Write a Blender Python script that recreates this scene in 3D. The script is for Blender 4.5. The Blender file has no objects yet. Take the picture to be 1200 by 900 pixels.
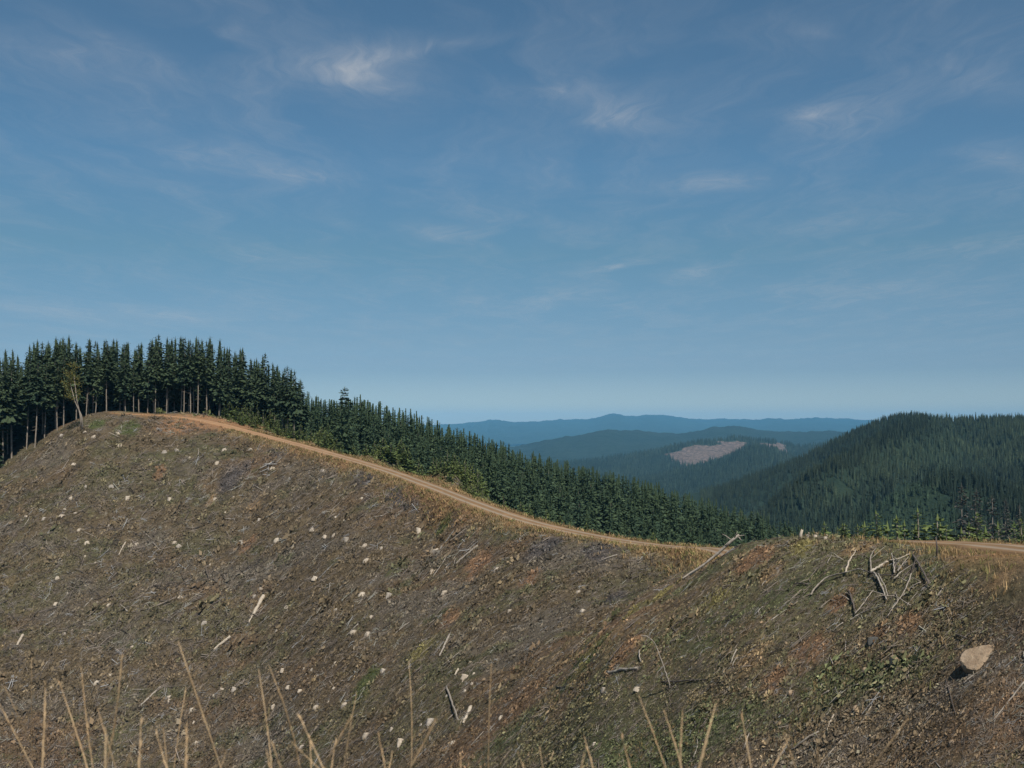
import bpy, math, random
import numpy as np
from mathutils import Vector

random.seed(7)
rng = np.random.default_rng(11)
R = math.radians
sc = bpy.context.scene
C = sc.collection

# ------------------------------------------------------------------ camera
F = 1290.0                       # focal length in photograph pixels (1200 wide)
PITCH = R(2.22)
cam_d = bpy.data.cameras.new('camera')
cam = bpy.data.objects.new('camera', cam_d); C.objects.link(cam)
cam.location = (0, 0, 0)
cam.rotation_euler = (R(90) + PITCH, 0, 0)
cam_d.sensor_width = 36.0
cam_d.lens = 36.0 * F / 1200.0
cam_d.clip_start = 0.1
cam_d.clip_end = 80000
cam_d.dof.use_dof = True
cam_d.dof.focus_distance = 90.0
cam_d.dof.aperture_fstop = 6.3
sc.camera = cam

# ------------------------------------------------------------------ light, sky, exposure
SUN_AZ, SUN_EL = R(162), R(54)   # clockwise from the view direction (+Y)
sun_dir = Vector((math.sin(SUN_AZ)*math.cos(SUN_EL), math.cos(SUN_AZ)*math.cos(SUN_EL), math.sin(SUN_EL)))
sl = bpy.data.lights.new('sun', 'SUN'); sl.energy = 4.6; sl.angle = R(0.53); sl.color = (1.0, 0.93, 0.82)
so = bpy.data.objects.new('sun', sl); C.objects.link(so)
so.rotation_euler = (-sun_dir).to_track_quat('-Z', 'Y').to_euler()
sc.view_settings.view_transform = 'Standard'
sc.view_settings.look = 'None'
sc.view_settings.gamma = 1.0
sc.view_settings.use_curve_mapping = False
sc.view_settings.exposure = 0.25
SKY_STRENGTH = 0.052

def ray(u, v):
    """photograph pixel -> direction"""
    a = (np.asarray(u, float) - 600) / F; b = (450 - np.asarray(v, float)) / F
    cp, sp = math.cos(PITCH), math.sin(PITCH)
    return a, cp - b*sp, sp + b*cp

class NT:
    """small node-tree writer"""
    def __init__(self, tree): self.t = tree; tree.nodes.clear()
    def n(self, kind, **kw):
        nd = self.t.nodes.new(kind)
        for k, v in kw.items(): setattr(nd, k, v)
        return nd
    def link(self, a, b): self.t.links.new(a, b)
    def put(self, sock, v):
        if hasattr(v, 'node'): self.t.links.new(v, sock)
        else: sock.default_value = v
    def math(self, op, a, b=0.0, clamp=False):
        m = self.n('ShaderNodeMath', operation=op, use_clamp=clamp)
        self.put(m.inputs[0], a); self.put(m.inputs[1], b); return m.outputs[0]
    def noise(self, vec, scale, detail=4, rough=0.55, dist=0.0):
        m = self.n('ShaderNodeTexNoise'); self.put(m.inputs['Vector'], vec)
        m.inputs['Scale'].default_value = scale; m.inputs['Detail'].default_value = detail
        m.inputs['Roughness'].default_value = rough; m.inputs['Distortion'].default_value = dist
        return m.outputs[0]
    def ramp(self, fac, stops):
        m = self.n('ShaderNodeValToRGB'); self.put(m.inputs[0], fac)
        e = m.color_ramp.elements
        while len(e) < len(stops): e.new(0.5)
        for k, (p, c) in enumerate(stops):
            e[k].position = p; e[k].color = (*c, 1) if len(c) == 3 else c
        return m.outputs[0]
    def mix(self, fac, a, b, mode='MIX'):
        m = self.n('ShaderNodeMix', data_type='RGBA', blend_type=mode)
        self.put(m.inputs[0], fac)
        for s, v in ((m.inputs[6], a), (m.inputs[7], b)):
            if isinstance(v, tuple): s.default_value = (*v, 1)
            else: self.put(s, v)
        return m.outputs[2]
    def maprange(self, v, a, b, c=0.0, d=1.0, smooth=False):
        m = self.n('ShaderNodeMapRange', interpolation_type='SMOOTHSTEP' if smooth else 'LINEAR'); self.put(m.inputs[0], v)
        for k, x in enumerate((a, b, c, d)): m.inputs[k+1].default_value = x
        return m.outputs[0]

world = bpy.data.worlds.new('World'); sc.world = world; world.use_nodes = True
w = NT(world.node_tree)
sky = w.n('ShaderNodeTexSky', sky_type='NISHITA')
sky.sun_disc = False; sky.sun_elevation = SUN_EL; sky.sun_rotation = SUN_AZ
sky.air_density = 1.0; sky.dust_density = 0.35; sky.ozone_density = 1.5; sky.altitude = 300
hs = w.n('ShaderNodeHueSaturation'); hs.inputs['Saturation'].default_value = 1.16; hs.inputs['Hue'].default_value = 0.492
w.link(sky.outputs[0], hs.inputs['Color'])
# clear-air tint by elevation: a little bluer towards the horizon than the model sky
tc0 = w.n('ShaderNodeTexCoord'); sz0 = w.n('ShaderNodeSeparateXYZ'); w.link(tc0.outputs['Generated'], sz0.inputs[0])
tint_r = w.ramp(w.math('MULTIPLY', sz0.outputs[2], 2.0), [(p_*2, tuple(c_/1.4 for c_ in col_)) for p_, col_ in
    ((.022, (.82, 1.0, 1.36)), (.050, (.62, .79, 1.12)), (.077, (.67, .81, 1.04)), (.155, (.80, .96, 1.01)), (.23, (.96, 1.12, 1.18)), (.34, (1.12, 1.18, 1.18)))])
tint_s = w.n('ShaderNodeVectorMath', operation='SCALE'); w.link(tint_r, tint_s.inputs[0]); tint_s.inputs['Scale'].default_value = 1.4; tint = tint_s.outputs[0]
skyt = w.mix(1.0, hs.outputs[0], tint, 'MULTIPLY')
# thin cirrus on a flat layer high above (coordinates on that layer: x/z, y/z)
tc = w.n('ShaderNodeTexCoord'); sx = w.n('ShaderNodeSeparateXYZ'); w.link(tc.outputs['Generated'], sx.inputs[0])
zz = w.math('MAXIMUM', sx.outputs[2], 0.02)
cx = w.n('ShaderNodeCombineXYZ'); w.put(cx.inputs[0], w.math('DIVIDE', sx.outputs[0], zz)); w.put(cx.inputs[1], w.math('DIVIDE', sx.outputs[1], zz))
P = cx.outputs[0]
wisps = [  # two ends in the photograph, half width px, strength
    ((345, 45), (475, 105), 36, .40), ((372, 92), (490, 48), 24, .42), ((385, 95), (440, 78), 30, .30), ((440, 70), (600, 28), 10, .22),
    ((0, 40), (170, 95), 26, .22), ((50, 10), (200, 110), 18, .20),
    ((195, 172), (300, 192), 17, .36), ((270, 190), (385, 216), 15, .42),
    ((610, 95), (690, 125), 22, .30), ((680, 115), (800, 142), 20, .52),
    ((480, 264), (555, 284), 7, .42), ((595, 372), (690, 335), 9, .26), ((692, 322), (765, 298), 5, .50),
    ((525, 358), (575, 345), 6, .24), ((780, 318), (838, 320), 9, .30), ((770, 208), (880, 220), 15, .34),
    ((920, 131), (985, 130), 7, .50), ((900, 150), (1030, 115), 22, .2), ((860, 60), (1000, 45), 26, .16), ((930, 42), (980, 44), 6, .2),
    ((1120, 190), (1230, 180), 15, .36), ((1140, 80), (1200, 130), 40, .20), ((1130, 300), (1230, 275), 18, .2),
    ((0, 362), (150, 366), 9, .30), ((130, 366), (290, 378), 14, .26), ((880, 260), (1010, 270), 22, .14),
    ((250, 30), (275, 60), 14, .22),
    ((940, 350), (1200, 345), 30, .10), ((880, 330), (1060, 350), 16, .14),
]
acc = None
def lay(u, v):
    x, y, z = ray(u, v); return float(x/z), float(y/z)
warp = w.n('ShaderNodeTexNoise'); w.link(P, warp.inputs['Vector']); warp.inputs['Scale'].default_value = 1.6; warp.inputs['Detail'].default_value = 3
wv = w.n('ShaderNodeVectorMath', operation='MULTIPLY_ADD'); w.link(warp.outputs[1], wv.inputs[0])
wv.inputs[1].default_value = (0.5, 0.5, 0)
sub = w.n('ShaderNodeVectorMath', operation='SUBTRACT'); w.link(P, sub.inputs[0]); sub.inputs[1].default_value = (0.25, 0.25, 0)
w.link(sub.outputs[0], wv.inputs[2]); PW = wv.outputs[0]
for (a, b, hw, amp) in wisps:
    ax, ay = lay(*a); bx_, by_ = lay(*b)
    mu, mv = (a[0]+b[0])/2, (a[1]+b[1])/2
    mx, my = lay(mu, mv)
    L = math.hypot(bx_-ax, by_-ay) / 2 * 1.5
    ang = math.atan2(by_-ay, bx_-ax)
    # half width across the wisp measured on the layer
    du, dv = -(b[1]-a[1]), (b[0]-a[0]); dl = math.hypot(du, dv)
    qx, qy = lay(mu + du/dl*hw, mv + dv/dl*hw)
    wd = abs(-(qx-mx)*math.sin(ang) + (qy-my)*math.cos(ang)) + 1e-3
    mp = w.n('ShaderNodeMapping', vector_type='TEXTURE'); w.link(PW, mp.inputs[0])
    mp.inputs['Location'].default_value = (mx, my, 0); mp.inputs['Rotation'].default_value = (0, 0, ang)
    mp.inputs['Scale'].default_value = (L*1.15, max(wd*2.0, L*0.06), 1)
    g = w.n('ShaderNodeTexGradient', gradient_type='QUADRATIC_SPHERE'); w.link(mp.outputs[0], g.inputs[0])
    t = w.math('MULTIPLY', g.outputs['Fac'], amp)
    acc = t if acc is None else w.math('ADD', acc, t)
mpn = w.n('ShaderNodeMapping'); w.link(PW, mpn.inputs[0]); mpn.inputs['Scale'].default_value = (2.4, 0.8, 1); mpn.inputs['Rotation'].default_value = (0, 0, 0.35)
fib = w.noise(mpn.outputs[0], 3.5, 8, 0.62, 1.2)
fib2 = w.maprange(fib, 0.34, 0.74, 0.35, 1.25)
veil = w.maprange(w.noise(mpn.outputs[0], 0.9, 6, 0.6, 0.6), 0.42, 0.76, 0.0, 0.26)
cl = w.math('ADD', w.math('MULTIPLY', acc, fib2), w.math('MULTIPLY', veil, fib2))
cl = w.math('MULTIPLY', cl, .82, clamp=True)
lowfade = w.maprange(sx.outputs[2], 0.03, 0.09)
cl = w.math('MULTIPLY', cl, lowfade)
skyc = w.mix(cl, skyt, (7.6, 7.9, 8.4))
bg = w.n('ShaderNodeBackground'); w.link(skyc, bg.inputs[0]); bg.inputs[1].default_value = SKY_STRENGTH
wo = w.n('ShaderNodeOutputWorld'); w.link(bg.outputs[0], wo.inputs[0])

sc.render.engine = 'CYCLES'
sc.cycles.use_denoising = True
try:
    sc.cycles.denoiser = 'OPENIMAGEDENOISE'; sc.cycles.denoising_prefilter = 'NONE'
except Exception: pass
sc.cycles.max_bounces = 5; sc.cycles.diffuse_bounces = 2; sc.cycles.glossy_bounces = 1
sc.cycles.transmission_bounces = 2; sc.cycles.volume_bounces = 0; sc.cycles.transparent_max_bounces = 4
sc.cycles.caustics_reflective = False; sc.cycles.caustics_refractive = False

# ------------------------------------------------------------------ small numpy tools
def _hash(i, j, seed):
    h = (i.astype(np.int64)*374761393 + j.astype(np.int64)*668265263 + seed*1442695041) & 0xffffffff
    h = ((h ^ (h >> 13)) * 1274126177) & 0xffffffff
    return ((h ^ (h >> 16)) & 0xffffff) / float(0xffffff)
def vnoise(x, y, seed=0):
    xi = np.floor(x); yi = np.floor(y); fx = x-xi; fy = y-yi
    fx = fx*fx*(3-2*fx); fy = fy*fy*(3-2*fy)
    a = _hash(xi, yi, seed); b = _hash(xi+1, yi, seed); c = _hash(xi, yi+1, seed); d = _hash(xi+1, yi+1, seed)
    return (a*(1-fx)+b*fx)*(1-fy) + (c*(1-fx)+d*fx)*fy
def fbm(x, y, seed=0, octv=4, gain=0.5):
    s = np.zeros_like(x, dtype=float); amp = 1.0; tot = 0
    for k in range(octv):
        s += amp*vnoise(x*2**k + 17.3*k, y*2**k - 9.1*k, seed+k); tot += amp; amp *= gain
    return s/tot - 0.5
def sstep(a, b, x):
    t = np.clip((x-a)/(b-a), 0, 1); return t*t*(3-2*t)

def tps_fit(X, Y, Z, lam=1e-4):
    n = len(X); d = np.hypot(X[:, None]-X[None], Y[:, None]-Y[None])
    K = np.where(d > 0, d*d*np.log(d+1e-12), 0) + lam*np.eye(n)
    Pm = np.c_[np.ones(n), X, Y]
    A = np.zeros((n+3, n+3)); A[:n, :n] = K; A[:n, n:] = Pm; A[n:, :n] = Pm.T
    return np.linalg.solve(A, np.r_[Z, 0, 0, 0])
def tps_eval(w_, X, Y, qx, qy):
    out = np.empty(len(qx)); n = len(X)
    for s in range(0, len(qx), 20000):
        ax = qx[s:s+20000]; ay = qy[s:s+20000]
        d2 = (ax[:, None]-X[None])**2 + (ay[:, None]-Y[None])**2
        K = 0.5*d2*np.log(d2+1e-12)
        out[s:s+20000] = K @ w_[:n] + w_[n] + w_[n+1]*ax + w_[n+2]*ay
    return out

def world_pt(u, v, d):
    a, b, c = ray(u, v); return np.array([a*d/b, d, c*d/b])

def new_mesh(name, V, faces, mat=None, attrs=None, smooth=False, mats=None, mat_idx=None):
    """V (n,3); faces: list of (m,k) index arrays"""
    me = bpy.data.meshes.new(name)
    V = np.ascontiguousarray(V, dtype=np.float32)
    me.vertices.add(len(V)); me.vertices.foreach_set('co', V.ravel())
    faces = [np.asarray(f, dtype=np.int32) for f in faces if len(f)]
    loops = np.concatenate([f.ravel() for f in faces])
    tot = np.concatenate([np.full(len(f), f.shape[1], np.int32) for f in faces])
    st = np.r_[0, np.cumsum(tot)[:-1]].astype(np.int32)
    me.loops.add(len(loops)); me.loops.foreach_set('vertex_index', loops)
    me.polygons.add(len(tot)); me.polygons.foreach_set('loop_start', st)
    try: me.polygons.foreach_set('loop_total', tot)
    except Exception: pass
    if smooth: me.polygons.foreach_set('use_smooth', np.ones(len(tot), bool))
    for m in (mats or ([mat] if mat else [])): me.materials.append(m)
    if mat_idx is not None: me.polygons.foreach_set('material_index', np.asarray(mat_idx, np.int32))
    for k, a in (attrs or {}).items():
        a = np.asarray(a, np.float32)
        if a.ndim == 2:
            at = me.attributes.new(k, 'FLOAT_COLOR', 'POINT')
            if a.shape[1] == 3: a = np.c_[a, np.ones(len(a), np.float32)]
            at.data.foreach_set('color', np.ascontiguousarray(a, np.float32).ravel())
        else:
            at = me.attributes.new(k, 'FLOAT', 'POINT'); at.data.foreach_set('value', a)
    me.update(); me.validate()
    return me
def link(name, me, parent=None, loc=None):
    o = bpy.data.objects.new(name, me); C.objects.link(o)
    if parent: o.parent = parent
    if loc is not None: o.location = loc
    return o
def tag(o, label=None, cat=None, group=None, kind=None):
    if label: o['label'] = label
    if cat: o['category'] = cat
    if group: o['group'] = group
    if kind: o['kind'] = kind
    return o

# ------------------------------------------------------------------ the road's centre line
road_px = [(150, 485, 318), (200, 487.5, 317), (240, 493, 313), (300, 508, 298), (360, 524, 283), (440, 547, 256), (500, 568, 234), (560, 591, 212),
           (620, 611, 196), (700, 629, 181), (760, 638, 169), (800, 641.5, 160), (835, 643.5, 152)]
road_pts = [world_pt(*p) for p in road_px]
for (u, d, z) in [(880, 128, -15.6), (930, 108, -14.0), (975, 93, -10.6), (1030, 79, -8.2), (1130, 64, -6.75), (1210, 54, -6.0), (1330, 43, -5.2)]:
    road_pts.append(np.array([(u-600)/F*d, d, z]))
road_pts = np.array(road_pts)
def catmull(Pt, per):
    Q = np.vstack([2*Pt[0]-Pt[1], Pt, 2*Pt[-1]-Pt[-2]]); out = []
    for i in range(1, len(Q)-2):
        t = np.linspace(0, 1, per, endpoint=False)[:, None]
        a, b, c, d = Q[i-1], Q[i], Q[i+1], Q[i+2]
        out.append(0.5*((2*b) + (c-a)*t + (2*a-5*b+4*c-d)*t**2 + (3*b-a-3*c+d)*t**3))
    return np.vstack(out + [Pt[-1:]])
road_c = catmull(road_pts, 14)
def road_near(x, y):
    """distance to the centre line, road height there, signed side"""
    dist = np.full(len(x), 1e9); zr = np.zeros(len(x)); sd = np.zeros(len(x))
    A = road_c[:-1, :2]; B = road_c[1:, :2]; D = B-A; L2 = (D**2).sum(1)
    for s in range(0, len(x), 20000):
        px = x[s:s+20000, None]-A[None, :, 0]; py = y[s:s+20000, None]-A[None, :, 1]
        t = np.clip((px*D[:, 0]+py*D[:, 1])/L2, 0, 1)
        ex = px-t*D[:, 0]; ey = py-t*D[:, 1]; dd = ex*ex+ey*ey
        k = dd.argmin(1); r_ = np.arange(len(k))
        dist[s:s+20000] = np.sqrt(dd[r_, k])
        zr[s:s+20000] = road_c[k, 2] + t[r_, k]*(road_c[k+1, 2]-road_c[k, 2])
        sd[s:s+20000] = np.sign(D[k, 0]*py[r_, k]-D[k, 1]*px[r_, k])
    return dist, zr, sd        # sd > 0: beyond the road (left of its running direction)

# ------------------------------------------------------------------ terrain: points measured on the photograph, smooth surface through them
vis = [(-60, 592, 285), (0, 553, 300), (45, 525, 304), (80, 503, 308), (100, 491, 311), (125, 485, 314), (170, 486, 316), (230, 489, 313),
       (300, 508, 298), (360, 524, 283), (440, 547, 256), (500, 568, 234), (560, 591, 212), (620, 611, 196), (700, 629, 181), (760, 638, 169), (800, 642, 160), (835, 644, 152),
       (-60, 900, 198), (0, 900, 200), (150, 900, 196), (300, 900, 180), (400, 900, 152), (500, 900, 124), (580, 900, 97), (650, 900, 78), (760, 900, 62), (900, 900, 50), (1050, 900, 43), (1200, 900, 36), (1280, 900, 33),
       (-60, 700, 244), (0, 700, 248), (0, 620, 273), (75, 600, 272), (150, 600, 271), (150, 700, 240), (150, 800, 216), (300, 600, 259), (300, 700, 228), (300, 800, 203), (420, 620, 226), (420, 720, 193),
       (500, 640, 210), (500, 700, 186), (500, 800, 152), (560, 660, 186), (620, 700, 160), (620, 790, 116), (600, 850, 106), (690, 690, 152), (690, 740, 126), (750, 690, 146), (800, 664, 152),
       (640, 830, 90), (700, 765, 80), (755, 712, 81), (805, 674, 81), (845, 645, 80), (700, 830, 73), (800, 740, 70), (800, 820, 63), (870, 700, 67), (870, 800, 57),
       (870, 632, 80), (920, 628, 73), (960, 630, 70), (1000, 640, 63), (1060, 645, 58), (1100, 648, 56), (1150, 655, 50), (1200, 652, 48), (1280, 655, 42),
       (950, 700, 60), (950, 800, 52), (1000, 700, 56), (1000, 800, 49), (1050, 760, 48), (1150, 700, 46), (1150, 760, 43), (1150, 830, 39.5), (1200, 720, 43), (1280, 720, 38), (1280, 820, 35)]
hid = [(300, 345, 0), (360, 310, -8), (400, 300, -12), (400, 350, -9), (400, 420, -6), (500, 262, -21), (500, 330, -20), (500, 390, -15), (600, 232, -27), (600, 300, -27), (600, 400, -24),
       (700, 205, -29), (700, 300, -34), (700, 390, -32), (800, 185, -29), (800, 300, -41), (800, 390, -42), (900, 150, -26), (900, 200, -40), (900, 380, -49),
       (1000, 100, -18), (1000, 130, -30), (1000, 200, -46), (1000, 400, -60), (1100, 90, -12), (1200, 80, -9), (1200, 110, -22), (1200, 200, -42), (1200, 400, -50), (1290, 70, -7.5),
       (1000, 640, -76), (1200, 640, -70), (300, 640, -30), (600, 640, -80), (800, 640, -90), (-200, 640, -30),
       (-60, 320, -12), (0, 335, -4), (60, 340, -1), (100, 350, 1.5), (150, 345, 2.5), (200, 350, 1.5), (200, 430, 1), (0, 430, 0), (-100, 400, -2), (300, 420, 0),
       (880, 120, -15.8), (930, 104, -13.6), (975, 90, -10.2), (850, 95, -11.8), (862, 90, -10.4), (890, 86, -9.6), (915, 82, -8.9), (960, 78, -8.25), (1000, 72, -7.6), (1030, 79, -8.3), (1130, 64, -6.8), (1210, 54, -6.1), (1330, 43, -5.3)]
bench = []
for q in range(2, 6):
    a_, b_ = road_pts[q], road_pts[q+1]; n_ = np.array([-(b_-a_)[1], (b_-a_)[0]]); n_ /= np.hypot(*n_)
    for off, dz in ((9, -.3), (17, -1.2)):
        x_, y_ = (a_+b_)[:2]/2+n_*off; bench.append(np.array([x_, y_, (a_+b_)[2]/2+dz]))
for u in (-150, 300, 600, 900, 1350):
    k = (u-300)/900
    hid += [(u, 0.8, -1.62), (u, 1.6, -1.66), (u, 3.0, -1.78), (u, 6.0, -3.3), (u, 12, -6.4 if u > 500 else -7.5)]
hid += [(0, 25, -16), (600, 25, -13), (1200, 20, -8.2), (1200, 28, -9.9), (900, 30, -13), (0, 60, -34), (300, 60, -31), (600, 60, -26), (750, 55, -21),
        (0, 110, -50), (300, 110, -46), (450, 90, -37), (0, 150, -58), (200, 150, -60), (350, 130, -50), (1350, 28, -9), (-200, 200, -58), (-200, 60, -34), (-200, 120, -52)]
pts = np.array([world_pt(*p) for p in vis] + [np.array([(u-600)/F*d, d, z]) for (u, d, z) in hid] + bench)
def warp_uv(x, y):
    r = np.hypot(x, y); return np.arctan2(x, y)*4.5, np.log(r)*2.2
pr = np.hypot(pts[:, 0], pts[:, 1]); TX, TY = warp_uv(pts[:, 0], pts[:, 1])
TW = tps_fit(TX, TY, pts[:, 2]/pr, 3e-4)

az = np.r_[np.linspace(-62, -30, 24, endpoint=False), np.linspace(-30, 30, 760, endpoint=False), np.linspace(30, 62, 25)]
rr = np.r_[np.geomspace(0.6, 30, 110, endpoint=False), np.arange(30, 130, 0.36), np.arange(130, 360, 0.9), np.linspace(360, 680, 60)]
AZ, RR = np.meshgrid(np.radians(az), rr)
gx = (RR*np.sin(AZ)).ravel(); gy = (RR*np.cos(AZ)).ravel(); gr = RR.ravel()
qa, qb = warp_uv(gx, gy)
# the smooth surface is evaluated on a coarser grid, then interpolated
caz = np.radians(np.linspace(-62, 62, 250)); crr = np.geomspace(0.6, 680, 330)
CA, CR = np.meshgrid(caz, crr)
ca, cb = warp_uv((CR*np.sin(CA)).ravel(), (CR*np.cos(CA)).ravel())
CS = tps_eval(TW, TX, TY, ca, cb).reshape(CA.shape)
def bil(G, fi, fj):
    i0 = np.clip(np.floor(fi).astype(int), 0, G.shape[0]-2); j0 = np.clip(np.floor(fj).astype(int), 0, G.shape[1]-2)
    a = np.clip(fi-i0, 0, 1); b = np.clip(fj-j0, 0, 1)
    return (G[i0, j0]*(1-a)*(1-b) + G[i0+1, j0]*a*(1-b) + G[i0, j0+1]*(1-a)*b + G[i0+1, j0+1]*a*b)
def smooth_h(x, y):
    r = np.hypot(x, y); fi = np.log(np.maximum(r, .6)/0.6)/math.log(680/0.6)*329
    fj = (np.arctan2(x, y)-caz[0])/(caz[-1]-caz[0])*249
    return bil(CS, fi, fj)*r
H = smooth_h(gx, gy)
rd, rz, rside = road_near(gx, gy)
lump = fbm(gx/16, gy/16, 3, 3)*1.9 + fbm(gx/5, gy/5, 5, 3)*1.0 + fbm(gx/1.6, gy/1.6, 8, 3)*0.28
gul = -np.abs(fbm(gx/11+0.3*fbm(gx/20, gy/20, 31, 2)*8, gy/60, 21, 3))*3.2
amp = sstep(8, 30, gr) * (0.35+0.65*sstep(3.5, 14, rd)) * sstep(700, 340, gr)
amp_near = np.clip(gr/120, 0.45, 1)
H = H + amp*(lump*amp_near + gul*sstep(60, 160, gr)*sstep(10, 40, rd))
H = H + (1-sstep(8, 30, gr))*fbm(gx*2, gy*2, 4, 3)*0.10*sstep(0.5, 3, gr)
t = sstep(2.6, 6.5, rd); H = (rz-0.14)*(1-t) + H*t
HG = H.reshape(AZ.shape)
rr_i = np.arange(len(rr)); az_i = np.arange(len(az)); azr = np.radians(az)
def ground(x, y):
    x = np.atleast_1d(np.asarray(x, float)); y = np.atleast_1d(np.asarray(y, float))
    r = np.hypot(x, y); return bil(HG, np.interp(r, rr, rr_i), np.interp(np.arctan2(x, y), azr, az_i))
def cast(u, v, rmin=8.0):
    """photograph pixels -> first ground hit (x,y,z), nan where none"""
    u = np.atleast_1d(np.asarray(u, float)); v = np.atleast_1d(np.asarray(v, float))
    a, b, c = ray(u, v); hr = np.hypot(a, b)
    ts = np.r_[np.geomspace(rmin, 30, 40, endpoint=False), np.arange(30, 380, 0.5)]
    res = np.full((len(u), 3), np.nan); done = np.zeros(len(u), bool); prev = None
    for t_ in ts:
        idx = np.where(~done)[0]
        if not len(idx): break
        k = t_/hr[idx]; x = a[idx]*k; y = b[idx]*k; z = c[idx]*k
        g = ground(x, y); below = z < g
        cur = np.full(len(u), np.nan); cur[idx] = z-g
        hit = idx[below]
        if len(hit):
            f = 0.0
            if prev is not None:
                p0 = prev[hit]; p1 = cur[hit]; f = np.where(np.isfinite(p0), p0/(p0-p1+1e-9), 1.0)
                tt = tprev + (t_-tprev)*f
            else: tt = np.full(len(hit), t_)
            kk = tt/hr[hit]; res[hit] = np.c_[a[hit]*kk, b[hit]*kk, c[hit]*kk]; done[hit] = True
        prev = cur; tprev = t_
    return res
def proj(x, y, z):
    cp, sp = math.cos(PITCH), math.sin(PITCH)
    dep = y*cp + z*sp; up = -y*sp + z*cp
    return 600 + F*x/dep, 450 - F*up/dep

# forest edge on the left (the felled area is nearer than this line)
fe_u = np.array([-300, -60, 0, 45, 80, 100, 125, 170, 240, 262, 300])
fe_d = np.array([268, 284, 300, 305, 310, 316, 321, 327, 332, 332, 334])

def field_color(x, y, jit):
    y0 = y; y = y+1.4*ground(x, y)
    """colour of the ground cover at a place (dry slash, brown litter, green regrowth, bare orange soil)"""
    n1 = fbm(x/30, y/30, 41, 4); n2 = fbm(x/9, y/9, 43, 4); n3 = fbm(x/3, y/3, 47, 3)
    near = sstep(150, 70, np.hypot(x, y0))
    brown = np.array([.104, .079, .050]); red = np.array([.122, .078, .048]); grey = np.array([.116, .103, .086]); olive = np.array([.084, .080, .044]); green = np.array([.058, .074, .034]); straw = np.array([.22, .165, .085])
    c = np.tile(brown, (len(x), 1))
    def over(c, col, m): return c*(1-m[:, None]) + col*m[:, None]
    c = over(c, red, sstep(.02, .22, n1 + .4*n2 + .25*jit))
    c = over(c, grey, sstep(.03, .20, fbm(x/14+40, y/14, 61, 4) + .45*jit - .20*near))
    c = over(c, olive, sstep(.0, .2, fbm(x/12, y/12+90, 67, 4) + .5*jit + .10*near))
    c = over(c, green, .8*sstep(.10, .3, fbm(x/7, y/7+33, 71, 4) + .35*jit + .10*near))
    c = over(c, straw, .6*sstep(.22, .42, n3 + n2*.4 + .4*jit))
    mean = np.array([.108, .087, .055]); k_ = (.62+.32*near)[:, None]; c = c*k_+mean*(1-k_)
    return c*(1.18+.50*near)[:, None]

# bare-soil and grassy places read off the photograph: (u, v, radius px, colour)
SOIL = (.24, .145, .085); TAN = (.25, .175, .10); YEL = (.20, .175, .07); DGREY = (.085, .078, .078); GRN = (.075, .095, .035)
patches = [(1065, 730, 12, SOIL), (985, 705, 13, SOIL), (1032, 742, 9, SOIL), (885, 655, 20, SOIL), (905, 670, 14, TAN), (735, 760, 20, SOIL), (620, 680, 10, SOIL), (525, 728, 14, SOIL),
           (187, 555, 6, SOIL), (247, 586, 5, TAN), (298, 592, 7, TAN), (290, 640, 9, SOIL), (495, 765, 14, YEL), (430, 800, 14, GRN), (780, 690, 14, YEL), (745, 715, 14, YEL), (700, 760, 16, GRN), (815, 665, 12, TAN), (800, 672, 12, YEL), (828, 658, 11, YEL), (768, 703, 16, YEL), (728, 733, 17, TAN), (690, 768, 17, YEL), (668, 792, 14, GRN),
           (910, 795, 14, SOIL), (1130, 775, 9, SOIL), (470, 575, 20, DGREY), (485, 590, 14, DGREY), (640, 640, 26, DGREY), (700, 645, 24, DGREY), (270, 560, 18, DGREY), (330, 525, 12, DGREY), (430, 560, 16, DGREY), (560, 665, 16, SOIL), (720, 700, 16, DGREY),
           (520, 590, 12, TAN), (560, 605, 9, TAN), (590, 606, 9, TAN), (455, 560, 10, TAN), (150, 500, 14, GRN), (115, 495, 10, GRN), (310, 512, 12, GRN), (520, 615, 10, GRN), (940, 640, 16, YEL), (1010, 640, 20, TAN), (1140, 650, 30, TAN), (950, 760, 20, SOIL), (880, 770, 16, TAN), (1080, 640, 14, YEL), (840, 700, 14, YEL), (1170, 680, 14, TAN)]
PP = cast([p[0] for p in patches], [p[1] for p in patches])
def patch_over(c, x, y, jit, k=1.0):
    for p, q in zip(patches, PP):
        if not np.isfinite(q[0]): continue
        r = p[2]*np.hypot(q[0], q[1])/F
        # patches lie on slopes that rise away, so they reach further in depth than across
        dd = np.hypot((x-q[0])/r, (y-q[1])/(r*1.6))
        m = sstep(1.25, .55, dd + 1.3*fbm(x/(r*.8)+p[0], y/(r*.8), 83, 3) + .35*jit)*k
        c = c*(1-m[:, None]) + np.array(p[3])*m[:, None]
    return c
def shoulder_over(c, x, y, jit):
    d_, z_, s_ = road_near(x, y)
    near = sstep(110, 90, np.hypot(x, y))
    m = sstep(6.5, 3.0, d_ + 4.0*fbm(x/5, y/5, 91, 3) + 1.2*jit - 1.2*(s_ > 0) + 1.3*near)
    tan = np.where((fbm(x/9, y/9, 95, 3) > .03)[:, None], np.array([.27, .165, .085]), np.array([.25, .185, .10]))
    return c*(1-m[:, None]) + tan*m[:, None]

gj = np.zeros(len(gx))
tcol = np.tile(np.array([.09, .066, .046]), (len(gx), 1))
sel = (gr > 9) & (gr < 380)
tc_ = field_color(gx[sel], gy[sel], gj[sel]); tc_ = patch_over(tc_, gx[sel], gy[sel], gj[sel]); tc_ = shoulder_over(tc_, gx[sel], gy[sel], gj[sel])
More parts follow.
